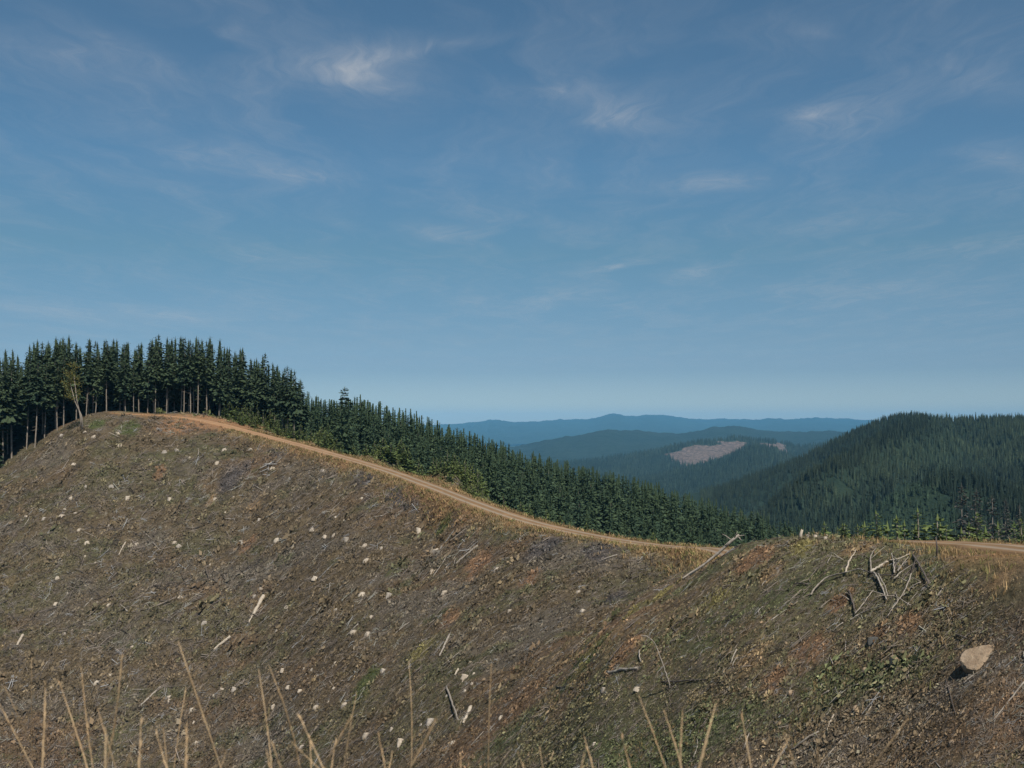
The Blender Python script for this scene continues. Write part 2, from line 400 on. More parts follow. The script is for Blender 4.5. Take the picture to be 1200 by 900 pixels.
# orange landing of bare earth where the road ends on the hilltop
lp = world_pt(268, 492, 312); ldd = np.hypot((gx[sel]-lp[0])/20, (gy[sel]-lp[1])/14); m = sstep(1.1, .6, ldd + .9*fbm(gx[sel]/7, gy[sel]/7, 77, 3))
tc_ = tc_*(1-m[:, None]) + np.array([.30, .17, .09])*m[:, None]
tcol[sel] = tc_

# ------------------------------------------------------------------ materials
def principled(name, rough=0.85, spec=0.2):
    m = bpy.data.materials.new(name); m.use_nodes = True; k = NT(m.node_tree)
    b = k.n('ShaderNodeBsdfPrincipled'); o = k.n('ShaderNodeOutputMaterial'); k.link(b.outputs[0], o.inputs[0])
    b.inputs['Roughness'].default_value = rough; b.inputs['Specular IOR Level'].default_value = spec
    return m, k, b
def mat_ground():
    m, k, b = principled('ground', .95, .1)
    at = k.n('ShaderNodeAttribute', attribute_name='Col'); geo = k.n('ShaderNodeNewGeometry'); pos = geo.outputs['Position']
    n1 = k.noise(pos, 2.2, 7, .65); n2 = k.noise(pos, .5, 5, .6); n3 = k.noise(pos, 9.0, 4, .6)
    c = k.mix(k.maprange(n1, .32, .7), at.outputs['Color'], k.mix(1.0, at.outputs['Color'], (.45, .42, .40), 'MULTIPLY'))
    c = k.mix(k.maprange(n2, .5, .75, 0, .45), c, (.13, .112, .10))
    c = k.mix(k.maprange(n3, .62, .75, 0, .6), c, (.26, .22, .17))
    k.link(c, b.inputs['Base Color'])
    bp = k.n('ShaderNodeBump'); bp.inputs['Strength'].default_value = .9; bp.inputs['Distance'].default_value = .35
    k.link(n1, bp.inputs['Height']); k.link(bp.outputs[0], b.inputs['Normal']); return m
def mat_attr(name, rough=.9, trans=0.0, spec=.15):
    m, k, b = principled(name, rough, spec)
    at = k.n('ShaderNodeAttribute', attribute_name='Col'); k.link(at.outputs['Color'], b.inputs['Base Color'])
    return m
def mat_foliage(name, c1, c2, c3, scale=.35):
    m, k, b = principled(name, .75, .18)
    oi = k.n('ShaderNodeObjectInfo'); geo = k.n('ShaderNodeNewGeometry'); tcn = k.n('ShaderNodeTexCoord')
    isl = geo.outputs['Random Per Island']
    c = k.mix(oi.outputs['Random'], c1, c2)
    c = k.mix(k.maprange(isl, .35, 1.0, 0, .75), c, c3)
    k.link(c, b.inputs['Base Color'])
    return m
def mat_bark(name, ca, cb, sz=3.0):
    m, k, b = principled(name, .9, .15)
    tcn = k.n('ShaderNodeTexCoord'); mp = k.n('ShaderNodeMapping'); k.link(tcn.outputs['Object'], mp.inputs[0]); mp.inputs['Scale'].default_value = (1, 1, .25)
    n = k.noise(mp.outputs[0], sz, 6, .65); oi = k.n('ShaderNodeObjectInfo')
    c = k.ramp(n, [(.3, ca), (.68, cb)])
    c = k.mix(k.math('MULTIPLY', oi.outputs['Random'], .45), c, k.mix(1.0, c, (.62, .58, .55), 'MULTIPLY'))
    k.link(c, b.inputs['Base Color'])
    bp = k.n('ShaderNodeBump'); bp.inputs['Strength'].default_value = .5; bp.inputs['Distance'].default_value = .04; k.link(n, bp.inputs['Height']); k.link(bp.outputs[0], b.inputs['Normal'])
    return m
M_ground = mat_ground()
M_debris = mat_attr('plant_and_slash_colours')
M_fir = mat_foliage('fir_needles', (.024, .044, .026), (.042, .062, .030), (.056, .080, .038))
M_plant = mat_foliage('young_conifer_needles', (.028, .052, .032), (.044, .070, .034), (.060, .090, .044))
M_sap = mat_foliage('sapling_needles', (.065, .100, .032), (.115, .140, .042), (.14, .17, .06))
M_bush = mat_foliage('broadleaf_green', (.060, .085, .025), (.09, .105, .03), (.12, .12, .04))
M_alder = mat_foliage('turning_leaves', (.12, .10, .025), (.12, .10, .025), (.10, .13, .04))
M_dead = mat_foliage('dead_needles', (.050, .048, .042), (.060, .058, .050), (.070, .068, .060))
M_far = mat_foliage('far_forest_needles', (.026, .046, .034), (.026, .046, .034), (.044, .070, .044))
M_wedge = mat_foliage('young_planting', (.036, .062, .042), (.036, .062, .042), (.052, .080, .050))
M_bark = mat_bark('pale_conifer_bark', (.15, .125, .10), (.36, .32, .27))
M_wood = mat_bark('weathered_wood', (.16, .14, .12), (.40, .36, .31), 5)
M_palewood = mat_bark('pale_split_wood', (.30, .25, .19), (.52, .46, .38), 6)
M_darkwood = mat_bark('dark_dead_wood', (.06, .05, .045), (.17, .145, .13), 5)
M_straw = mat_bark('dry_stalk', (.36, .24, .13), (.58, .43, .26), 20)
M_dstalk = mat_bark('dark_stalk', (.05, .045, .025), (.10, .085, .05), 20)
def mat_rock(name, ca, cb, cc):
    m, k, b = principled(name, .85, .2)
    tcn = k.n('ShaderNodeTexCoord'); n = k.noise(tcn.outputs['Object'], 2.0, 8, .65, .4); n2 = k.noise(tcn.outputs['Object'], 9.0, 4, .7)
    c = k.ramp(n, [(.3, ca), (.5, cb), (.72, cc)])
    c = k.mix(k.maprange(n2, .56, .72, 0, .6), c, (.14, .12, .07))
    k.link(c, b.inputs['Base Color'])
    bp = k.n('ShaderNodeBump'); bp.inputs['Strength'].default_value = .8; bp.inputs['Distance'].default_value = .06; k.link(n2, bp.inputs['Height']); k.link(bp.outputs[0], b.inputs['Normal'])
    return m
M_woods = mat_attr('far_wood_greens')
M_rock = mat_rock('tan_rock', (.23, .16, .105), (.32, .24, .165), (.38, .30, .225))
M_dkrock = mat_rock('dark_rock', (.06, .062, .06), (.09, .09, .085), (.13, .12, .11))
def mat_road():
    m, k, b = principled('dirt', .95, .1)
    at = k.n('ShaderNodeAttribute', attribute_name='across'); al = k.n('ShaderNodeAttribute', attribute_name='along'); geo = k.n('ShaderNodeNewGeometry')
    n = k.noise(geo.outputs['Position'], 1.2, 6, .65); n2 = k.noise(geo.outputs['Position'], .25, 4, .6)
    ab = k.math('ABSOLUTE', at.outputs['Fac'])
    rut = k.math('SUBTRACT', 1.0, k.maprange(k.math('ABSOLUTE', k.math('SUBTRACT', ab, .45)), .10, .27, smooth=True))
    orange = k.maprange(al.outputs['Fac'], .12, .34, 1, 0)
    track = k.mix(orange, (.25, .205, .155), (.33, .205, .12)); mid = k.mix(orange, (.185, .115, .060), (.30, .175, .095))
    c = k.mix(rut, mid, track)
    c = k.mix(k.maprange(n, .4, .75, 0, .5), c, (.16, .105, .065)); c = k.mix(k.maprange(n2, .5, .7, 0, .35), c, (.36, .23, .13))
    k.link(c, b.inputs['Base Color'])
    bp = k.n('ShaderNodeBump'); bp.inputs['Strength'].default_value = .5; bp.inputs['Distance'].default_value = .08; k.link(n, bp.inputs['Height']); k.link(bp.outputs[0], b.inputs['Normal'])
    return m
M_road = mat_road()
def mat_hill(name, ca, cb, scale):
    m, k, b = principled(name, .95, .05)
    geo = k.n('ShaderNodeNewGeometry'); at = k.n('ShaderNodeAttribute', attribute_name='clear')
    n = k.noise(geo.outputs['Position'], scale, 6, .7); n2 = k.noise(geo.outputs['Position'], scale*.12, 4, .6)
    c = k.mix(k.maprange(n, .3, .7), ca, cb); c = k.mix(k.maprange(n2, .42, .65, 0, .6), c, k.mix(1.0, c, (.6, .65, .6), 'MULTIPLY'))
    bare = k.mix(k.maprange(n, .38, .62), (.065, .052, .046), (.19, .150, .130))
    c = k.mix(at.outputs['Fac'], c, bare)
    k.link(c, b.inputs['Base Color'])
    bp = k.n('ShaderNodeBump'); bp.inputs['Strength'].default_value = 1; bp.inputs['Distance'].default_value = .6/scale; k.link(n, bp.inputs['Height']); k.link(bp.outputs[0], b.inputs['Normal'])
    return m

# ------------------------------------------------------------------ terrain mesh
nr, na = AZ.shape
I = (np.arange(nr-1)[:, None]*na + np.arange(na-1)[None]).ravel()
Q = np.c_[I, I+na, I+na+1, I+1]
me = new_mesh('ground', np.c_[gx, gy, H], [Q], M_ground, {'Col': tcol}, smooth=True)
tag(link('ground', me), 'felled brown hillside curving round the head of the valley', None, None, 'structure')

# road ribbon
def build_road():
    seg = np.r_[0, np.cumsum(np.hypot(*np.diff(road_c[:, :2], axis=0).T))]
    n = int(seg[-1]/1.2); s = np.linspace(0, seg[-1], n)
    ctr = np.c_[[np.interp(s, seg, road_c[:, k]) for k in range(3)]].T
    tg = np.gradient(ctr[:, :2], axis=0); tg /= np.hypot(tg[:, 0], tg[:, 1])[:, None]; nm = np.c_[-tg[:, 1], tg[:, 0]]
    prof = np.array([-1.05, -1, -.8, -.6, -.45, -.3, 0, .3, .45, .6, .8, 1, 1.05]); zz_ = np.array([-.35, -.02, .02, -.01, -.07, -.01, .05, -.01, -.07, -.01, .02, -.02, -.35])
    V = []; ac = []; al = []
    for j, (p, dz) in enumerate(zip(prof, zz_)):
        wv_ = 2.3*(1 + .16*fbm(s/4, np.full(n, 3.0*np.sign(p)), 13, 3)*2*(abs(p) > .7))
        V.append(np.c_[ctr[:, 0]+nm[:, 0]*p*wv_, ctr[:, 1]+nm[:, 1]*p*wv_, ctr[:, 2]+dz+.02*fbm(s/2, np.full(n, j*1.3), 14, 2)])
        ac.append(np.full(n, p)); al.append(s/seg[-1])
    V = np.array(V).transpose(1, 0, 2).reshape(-1, 3); k = len(prof)
    I = (np.arange(n-1)[:, None]*k + np.arange(k-1)[None]).ravel()
    me = new_mesh('dirt_road', V, [np.c_[I, I+1, I+k+1, I+k]], M_road, {'across': np.array(ac).T.ravel(), 'along': np.array(al).T.ravel()}, smooth=True)
    tag(link('dirt_road', me), 'tan dirt logging road with two worn wheel tracks climbing to the wooded hilltop', None, None, 'structure')
build_road()

# ------------------------------------------------------------------ far hills and mountains
def poly(u, pts_):
    a = np.array(pts_, float); return np.interp(u, a[:, 0], a[:, 1])
def smooth1(a, k):
    ker = np.hanning(k+2)[1:-1]; ker /= ker.sum(); return np.convolve(np.pad(a, k//2, mode='edge'), ker, 'valid')[:len(a)]
def ridge_hill(name, label, crest, d_c, d_b, v_b, mat, nu, nt, gully, rough, clear=None, seed=0):
    """a ridge: crest line on the skyline, a front face with spurs and gullies, a back face"""
    u = np.linspace(crest[0][0], crest[-1][0], nu); v = smooth1(poly(u, crest), max(3, nu//90) | 1)
    dc = d_c*(1 + .10*fbm(u/90, np.zeros(nu), seed, 3)*2)
    top = (ray(u, v)[2]/ray(u, v)[1])*dc
    zb = (ray(u, np.full(nu, v_b))[2]/ray(u, np.full(nu, v_b))[1])*d_b
    T = np.r_[np.linspace(0, 1, nt), np.linspace(1, 2, nt//3)[1:]]
    U, TT = np.meshgrid(u, T)
    fr = np.clip(TT, 0, 1); bk = np.clip(TT-1, 0, 1)
    D = d_b + (dc-d_b)*fr + bk*(d_c-d_b)*(.2 if d_c > 20000 else .7)
    X = (U-600)/F*D
    Z = zb + (top-zb)*(fr**.9) - bk*(top-zb)*.8
    hgt = np.abs(top-zb).mean()
    g = np.abs(fbm(X/(hgt*2.6), D/(hgt*7), seed+5, 4))*2
    Z = Z + hgt*gully*(g-.35)*np.sin(np.pi*np.clip(fr, 0, 1))**.8 + rough*fbm(X/(rough*6), D/(rough*6), seed+9, 3)*2
    cm = np.zeros(X.shape)
    if clear is not None: 
        pu, pv = proj(X, D, Z); cm = clear(pu, pv, X, D)
    n1, n2 = X.shape
    I = (np.arange(n1-1)[:, None]*n2 + np.arange(n2-1)[None]).ravel()
    me = new_mesh(name, np.c_[X.ravel(), D.ravel(), Z.ravel()], [np.c_[I, I+1, I+n2+1, I+n2]], mat, {'clear': cm.ravel()}, smooth=True)
    tag(link(name, me), label, None, None, 'structure')
    return X, D, Z, cm
def inpoly(pu, pv, pl):
    r = np.zeros(pu.shape, bool); n = len(pl)
    for i in range(n):
        x1, y1 = pl[i]; x2, y2 = pl[(i+1) % n]
        c_ = ((y1 > pv) != (y2 > pv)) & (pu < (x2-x1)*(pv-y1)/(y2-y1+1e-9)+x1); r ^= c_
    return r
cutA = [(776, 532), (800, 526), (812, 523), (830, 521), (862, 517), (876, 520), (864, 530), (850, 537), (842, 541), (824, 543), (812, 547), (802, 549), (792, 541)]
cutB = [(884, 520), (900, 518), (914, 520), (922, 526), (926, 531), (906, 529)]
cutC = [(944, 527), (958, 524), (958, 529), (946, 531)]
def clearf(pu, pv, X, D):
    ju = pu + 16*fbm(X/90, D/90, 3, 4); jv = pv + 9*fbm(X/60, D/60, 6, 4)
    return (inpoly(ju, jv, cutA) | inpoly(ju, jv, cutB) | inpoly(ju, jv, cutC)).astype(float)
MH_far = mat_hill('far_wooded_hill', (.018, .032, .024), (.032, .050, .034), .02)
MH_mid = mat_hill('wooded_hill', (.020, .036, .026), (.036, .056, .036), .06)
ridge_hill('far_mountains', 'pale blue mountain ridge along the horizon',
           [(-300, 500), (200, 500), (480, 499), (540, 496.5), (560, 494), (578, 491.5), (600, 495.5), (640, 493), (658, 491.5), (690, 491.5), (705, 487), (720, 484.5), (735, 487), (745, 488), (760, 486), (785, 487.5), (800, 490), (830, 491.5), (850, 490.5), (880, 492), (905, 490.5), (930, 491), (960, 489.5), (1000, 491), (1050, 494), (1300, 498)],
           22000, 15000, 520, MH_far, 700, 40, .22, 25, seed=101)
ridge_hill('middle_hills', 'blue green wooded hills below the pale mountain ridge',
           [(300, 530), (560, 528), (600, 524), (625, 519), (650, 514), (672, 511), (690, 506.5), (708, 503.5), (725, 505), (745, 504.5), (760, 505.5), (775, 508), (800, 508), (820, 504), (838, 500.5), (850, 499.5), (870, 500), (885, 503), (905, 505), (930, 506.5), (950, 505), (975, 505), (1000, 506), (1100, 510)],
           9000, 6500, 545, MH_far, 700, 50, .25, 14, seed=202)
hc = ridge_hill('cleared_hill', 'wooded hill with a pinkish brown felled patch',
           [(560, 552), (640, 546), (700, 540), (760, 531), (785, 525), (810, 520), (835, 517), (860, 514), (880, 516), (900, 516.5), (920, 520), (935, 524), (960, 522), (985, 524), (1010, 530), (1060, 540)],
           5200, 4100, 562, MH_mid, 900, 110, .10, 6, clearf, seed=303)
hd = ridge_hill('valley_hill', 'dark blue green wooded hill in the hazy valley',
           [(600, 585), (700, 574), (750, 565), (780, 559), (800, 554), (820, 550), (840, 544), (856, 536), (870, 529), (884, 524.5), (896, 525), (912, 531), (930, 540), (950, 546), (1000, 555), (1060, 565)],
           3700, 2600, 606, MH_mid, 800, 110, .12, 5, seed=404)

# right-hand forested hill: surface through measured points
hp = [(760, 590, 2000), (800, 592, 1800), (850, 574, 1950), (900, 555, 1930), (950, 537, 1900), (1000, 512, 1850), (1020, 504, 1825), (1040, 492, 1800), (1055, 484, 1785), (1070, 477, 1765), (1083, 473.5, 1750), (1091, 479, 1770), (1099, 488.5, 1790), (1130, 491.5, 1800), (1200, 492, 1880), (1300, 495, 1950),
      (900, 600, 1500), (950, 572, 1650), (1000, 548, 1640), (1050, 522, 1660), (1075, 512, 1680), (1090, 516, 1560), (1050, 540, 1440), (1010, 566, 1320), (970, 592, 1180), (940, 610, 1080),
      (1150, 530, 1450), (1200, 528, 1450), (1250, 530, 1400), (1100, 556, 1220), (1150, 565, 1080), (1200, 570, 1000), (1060, 574, 1060), (1030, 590, 980), (1060, 605, 860), (1110, 588, 930), (1150, 600, 830), (1220, 600, 800), (1000, 612, 900), (950, 625, 900)]
hpts = np.array([world_pt(*p) for p in hp] + [np.array([(u-600)/F*d, d, z]) for (u, d, z) in
      [(760, 640, -98), (800, 700, -105), (900, 660, -92), (1000, 640, -80), (1100, 640, -78), (1200, 640, -74), (1350, 640, -66), (760, 1200, -160), (700, 1900, -170), (800, 2600, -190), (950, 2500, -120), (1080, 2400, -70), (1300, 2500, -60)]])
hX, hY = warp_uv(hpts[:, 0], hpts[:, 1]); hW = tps_fit(hX, hY, hpts[:, 2]/np.hypot(hpts[:, 0], hpts[:, 1]), 1e-4)
gl = np.array([world_pt(*p)[:2] for p in [(860, 610, 1500), (920, 590, 1570), (960, 568, 1640), (1005, 545, 1650), (1050, 522, 1670), (1078, 510, 1690), (1092, 500, 1740)]])
gl2 = np.array([world_pt(*p)[:2] for p in [(1000, 600, 960), (1040, 585, 1020), (1085, 566, 1120), (1120, 548, 1260)]])
gl3 = np.array([world_pt(*p)[:2] for p in [(1200, 575, 980), (1175, 555, 1150), (1150, 535, 1380), (1135, 515, 1600)]])
sp2 = np.array([world_pt(*p)[:2] for p in [(960, 598, 1150), (1010, 566, 1320), (1050, 540, 1440), (1092, 516, 1560)]])
sp3 = np.array([world_pt(*p)[:2] for p in [(1095, 600, 860), (1125, 575, 1040), (1160, 552, 1220)]])
def gully_cut(x, y):
    out = np.zeros(len(x))
    for (G_, dep, wd) in ((gl, 66, 80), (gl2, 30, 45), (gl3, 34, 60), (sp2, -38, 65), (sp3, -20, 45)):
        best = np.full(len(x), 1e9)
        for a_, b_ in zip(G_[:-1], G_[1:]):
            d_ = b_-a_; t_ = np.clip(((x-a_[0])*d_[0]+(y-a_[1])*d_[1])/(d_@d_), 0, 1); best = np.minimum(best, np.hypot(x-a_[0]-t_*d_[0], y-a_[1]-t_*d_[1]))
        out += dep*np.exp(-(best/wd)**2)
    return out
def hill_h(x, y):
    x = np.atleast_1d(np.asarray(x, float)); y = np.atleast_1d(np.asarray(y, float))
    a, b = warp_uv(x, y); r = np.hypot(x, y)
    return tps_eval(hW, hX, hY, a, b)*r + fbm(x/120, y/120, 55, 3)*9*sstep(650, 900, r) - gully_cut(x, y)
haz = np.radians(np.linspace(4, 33, 200)); hrr = np.geomspace(655, 2700, 190)
HA, HR = np.meshgrid(haz, hrr); hx = (HR*np.sin(HA)).ravel(); hy = (HR*np.cos(HA)).ravel(); hz = hill_h(hx, hy)
hz = np.where(HR.ravel() < 700, hz-3, hz)
n1, n2 = HA.shape; I = (np.arange(n1-1)[:, None]*n2 + np.arange(n2-1)[None]).ravel()
me = new_mesh('wooded_hill', np.c_[hx, hy, hz], [np.c_[I, I+n2, I+n2+1, I+1]], MH_mid, {'clear': np.zeros(len(hx))}, smooth=True)
tag(link('wooded_hill', me), 'steep forested hill with a pointed top across the valley', None, None, 'structure')
# valley floor to the horizon
VF = -262.0
me = new_mesh('valley_floor', np.array([[-30000, -3000, VF], [30000, -3000, VF], [30000, 25500, VF], [-30000, 25500, VF]], float), [np.array([[0, 1, 2, 3]])], MH_mid, {'clear': np.zeros(4)})
tag(link('valley_floor', me), 'wooded valley floor far below the hills', None, None, 'structure')

# ------------------------------------------------------------------ haze
def build_haze():
    x0, x1, y0, y1, z0, z1 = -31000, 31000, -3500, 26000, VF-1, 310
    V = np.array([[x, y, z] for z in (z0, z1) for y in (y0, y1) for x in (x0, x1)], float)
    Fc = np.array([[0, 2, 3, 1], [4, 5, 7, 6], [0, 1, 5, 4], [2, 6, 7, 3], [0, 4, 6, 2], [1, 3, 7, 5]])
    m = bpy.data.materials.new('haze'); m.use_nodes = True; k = NT(m.node_tree)
    p = k.n('ShaderNodeVolumePrincipled'); o = k.n('ShaderNodeOutputMaterial'); k.link(p.outputs[0], o.inputs['Volume'])
    p.inputs['Color'].default_value = (.21, .60, 1.0, 1); p.inputs['Density'].default_value = 3.3e-5; p.inputs['Anisotropy'].default_value = -.4
    o = link('haze', new_mesh('haze', V, [Fc], m)); tag(o, 'thin blue haze between the hills', None, None, 'stuff')
build_haze()

# ------------------------------------------------------------------ trees
def rotz(a):
    c, s = np.cos(a), np.sin(a); return np.array([[c, -s, 0], [s, c, 0], [0, 0, 1]])
class Geo:
    def __init__(self): self.V = []; self.Q = []; self.T = []; self.n = 0
    def quad(self, P4): self.V += list(P4); self.Q.append((self.n, self.n+1, self.n+2, self.n+3)); self.n += 4
    def tube(self, pts_, rads, sides=7, cap=True):
        pts_ = np.asarray(pts_, float); k0 = self.n
        for i, (p, r) in enumerate(zip(pts_, rads)):
            t_ = pts_[min(i+1, len(pts_)-1)]-pts_[max(i-1, 0)]; t_ /= np.linalg.norm(t_)+1e-9
            ref = np.array([0, 0, 1.]) if abs(t_[2]) < .9 else np.array([1., 0, 0])
            a = np.cross(t_, ref); a /= np.linalg.norm(a); b = np.cross(t_, a)
            for j in range(sides):
                th = 2*math.pi*j/sides; self.V.append(p + r*(math.cos(th)*a+math.sin(th)*b))
        for i in range(len(pts_)-1):
            for j in range(sides):
                j2 = (j+1) % sides
                self.Q.append((k0+i*sides+j, k0+i*sides+j2, k0+(i+1)*sides+j2, k0+(i+1)*sides+j))
        self.n += len(pts_)*sides
        if cap:
            for i, s in ((0, -1), (len(pts_)-1, 1)):
                self.V.append(pts_[i]); c = self.n; self.n += 1
                for j in range(sides):
                    a, b = k0+i*sides+j, k0+i*sides+(j+1) % sides
                    self.T.append((a, b, c) if s > 0 else (b, a, c))
    def arr(self):
        return np.array(self.V, float), [np.array(self.Q, int).reshape(-1, 4), np.array(self.T, int).reshape(-1, 3)]
    def mesh(self, name, mat, smooth=False):
        V, Fc = self.arr(); return new_mesh(name, V, Fc, mat, smooth=smooth)

def conifer_crown(h, base, rad, whorls, per, sprays, rs, droop=.25, shape=.85, gap=.06, open_=1.0, core=0.0):
    """whorls of branches, each carrying several flat needle sprays"""
    g = Geo(); r_ = np.random.default_rng(rs)
    for i in range(whorls):
        t = (i+r_.uniform(-.3, .3))/whorls; t = min(max(t, 0), .985)
        z = h*(base+(1-base)*t)
        if base > .15: prof = (1-t)**shape*min(1, .45+t*4)
        else: prof = (1-t)**shape
        n = max(3, int(round(per*(1-.35*t)))); a0 = r_.uniform(0, 6.28)
        for b in range(n):
            if r_.random() < gap: continue
            a = a0+6.283*b/n+r_.normal(0, .28); L = rad*prof*r_.uniform(.5, 1.3)+.05*rad
            ca, sa = math.cos(a), math.sin(a); dr = droop*r_.uniform(.3, 1.5)-(.18*t if t > .7 else 0)
            for k in range(sprays):
                f0 = k/sprays*.75; f1 = min(1, f0+r_.uniform(.45, .65))
                off = 0 if k == sprays-1 else r_.choice([-1, 1])*r_.uniform(.25, .8)
                p0 = np.array([ca*L*f0, sa*L*f0, -dr*L*f0*f0]); 
                a2 = a+off; l2 = L*(f1-f0)*(1.0 if off == 0 else .9)
                d = np.array([math.cos(a2), math.sin(a2), -dr*(.6+f1)+r_.normal(0, .16)]); d /= np.linalg.norm(d)
                s = np.array([-math.sin(a2), math.cos(a2), r_.normal(0, .45)]); wd = l2*r_.uniform(.20, .34)*open_+.01*rad
                z0 = np.array([0, 0, z+r_.normal(0, .05*rad)])
                g.quad([z0+p0, z0+p0+d*l2*.55+s*wd, z0+p0+d*l2, z0+p0+d*l2*.5-s*wd])
    if core: g.tube([[0, 0, h*(base+.02)], [0, 0, h*(base+(1-base)*.5)], [0, 0, h*.97]], [rad*core, rad*core*.55, .01*h], 6, False)
    # leader shoot
    g.tube([[0, 0, h*.93], [0, 0, h*1.015]], [.06*rad, .01], 4, False)
    return g
def conifer_trunk(h, r0, rs, stubs=0, top=.97):
    g = Geo(); r_ = np.random.default_rng(rs); n = 9
    z = np.linspace(0, h*top, n); wob = np.cumsum(r_.normal(0, .004*h, (n, 2)), 0); wob[0] = 0
    pts_ = np.c_[wob[:, 0]*.4, wob[:, 1]*.4, z]; pts_[0, 2] = -.8
    g.tube(pts_, r0*(1-.92*z/(h*top))+.015, 8, False)
    for k in range(stubs):
        zz_ = r_.uniform(.12, .5)*h; a = r_.uniform(0, 6.28); L = r_.uniform(.4, 1.6)
        p = np.array([0, 0, zz_]); q = p+np.array([math.cos(a)*L, math.sin(a)*L, r_.uniform(-.3, .2)]); g.tube([p, q], [.035, .012], 3, False)
    return g
tall_kinds = []
for k in range(6):
    hgt = 27.0; base = [.42, .36, .48, .30, .40, .22][k]
    tall_kinds.append((hgt, conifer_crown(hgt, base, [3.9, 4.5, 3.7, 4.4, 3.6, 4.4][k], 25, 8, 5, 500+k, .30, .62, .12, .8).mesh('crown', M_fir),
                       conifer_trunk(hgt, .21, 520+k, 20).mesh('trunk', M_bark, True)))
plant_kinds = []
for k in range(5):
    hgt = 16.0
    plant_kinds.append((hgt, conifer_crown(hgt, .04, [3.4, 3.9, 3.2, 3.7, 3.3][k], 23, 8, 4, 600+k, .18, .58, .09, .72, .25).mesh('crown', M_plant),
                        conifer_trunk(hgt, .17, 620+k).mesh('trunk', M_bark, True)))
sap_kinds = []
for k in range(4):
    hgt = 5.0
    sap_kinds.append((hgt, conifer_crown(hgt, .02, [1.5, 1.75, 1.3, 1.6][k], 15, 7, 4, 640+k, .02, .75, .08, 1.15).mesh('crown', M_sap),
                      conifer_trunk(hgt, .07, 660+k).mesh('trunk', M_bark, True)))
deep_kind = (24.0, conifer_crown(24.0, .03, 3.9, 30, 8, 4, 560, .2, .62, .08, .9, .3).mesh('crown', M_fir), conifer_trunk(24.0, .28, 561, 4).mesh('trunk', M_bark, True))
dead_kinds = []
for k in range(2):
    hgt = 24.0
    dead_kinds.append((hgt, conifer_crown(hgt, .25, 3.4, 30, 7, 4, 680+k, .25, .6, .12, .8).mesh('crown', M_dead), conifer_trunk(hgt, .25, 690+k, 10).mesh('trunk', M_wood, True)))

def place_tree(kind, name, x, y, z, h, wide, label, cat, group):
    hh, crown, trunk = kind
    root = bpy.data.objects.new(name, None); C.objects.link(root); root.location = (x, y, z)
    s = h/hh; root.scale = (s*wide, s*wide, s); root.rotation_euler = (random.gauss(0, .015), random.gauss(0, .015), random.uniform(0, 6.28))
    tag(root, label, cat, group)
    for nm, me_ in (('crown', crown), ('trunk', trunk)): link(nm, me_, root)
    return root

sky_tall = [(-300, 425), (-40, 418), (0, 412), (20, 410), (35, 402), (50, 397), (62, 393), (80, 392), (95, 397), (112, 394), (125, 398), (140, 396), (150, 402), (158, 398), (165, 404), (175, 396), (186, 391), (200, 394), (212, 390), (225, 394), (243, 391), (256, 398), (268, 402), (285, 407), (300, 413), (312, 416), (322, 424), (332, 431), (338, 430), (346, 434), (354, 445), (366, 458)]
sky_low = [(340, 452), (365, 458), (385, 463), (403, 461), (420, 458), (440, 462), (460, 468), (480, 474), (500, 483), (520, 489), (540, 497), (560, 505), (580, 511), (600, 519), (620, 524), (640, 530), (660, 536), (680, 541), (700, 545), (720, 549), (740, 552), (760, 556), (780, 562), (800, 569), (820, 576), (850, 586), (880, 594), (900, 601), (920, 607), (945, 613), (980, 618)]

# tall trees of the hilltop wood
tall = []
def try_tall(u, d, gap2, front):
    x = (u-600)/F*d; y = d
    for (a, b, *_r) in tall:
        if (a-x)**2+(b-y)**2 < gap2: return False
    z = float(ground(x, y)[0])
    vt = poly(u, sky_tall) + (abs(random.gauss(0, 14)) if front else random.uniform(-2, 10)); vt += 0 if random.random() < .5 else random.uniform(0, 18)
    top = world_pt(u, vt, d)[2]; h = min(max(top-z, 11), 34)
    tall.append((x, y, z, h, front, u)); return True
for u in np.r_[np.arange(-70, 90, 8), np.arange(96, 262, 11)]:
    u2 = u+random.uniform(-8, 8)
    if 76 < u2 < 101: continue
    try_tall(u2, float(np.interp(u2, fe_u, fe_d))+random.uniform(1, 7), 4.0, True)
n_t = 0
while n_t < 2600 and len(tall) < 275:
    n_t += 1
    u = random.uniform(-75, 352); e = float(np.interp(u, fe_u, fe_d))
    if u > 262: e = 338 + max(0, (u-262))*.0 + 6
    if u > 330 and random.random() < .5: continue
    try_tall(u, e+random.uniform(4, 62)*random.random()**.6+2, 12.0 if u < 95 else 17.0, False)
for (u, d, vt) in [(337, 318, 428), (345, 316, 433), (352, 330, 446), (331, 322, 438)]:
    x = (u-600)/F*d; z = float(ground(x, d)[0]); tall.append((x, d, z, world_pt(u, vt, d)[2]-z, True, u))
GT = 'tall conifers of the hilltop wood'
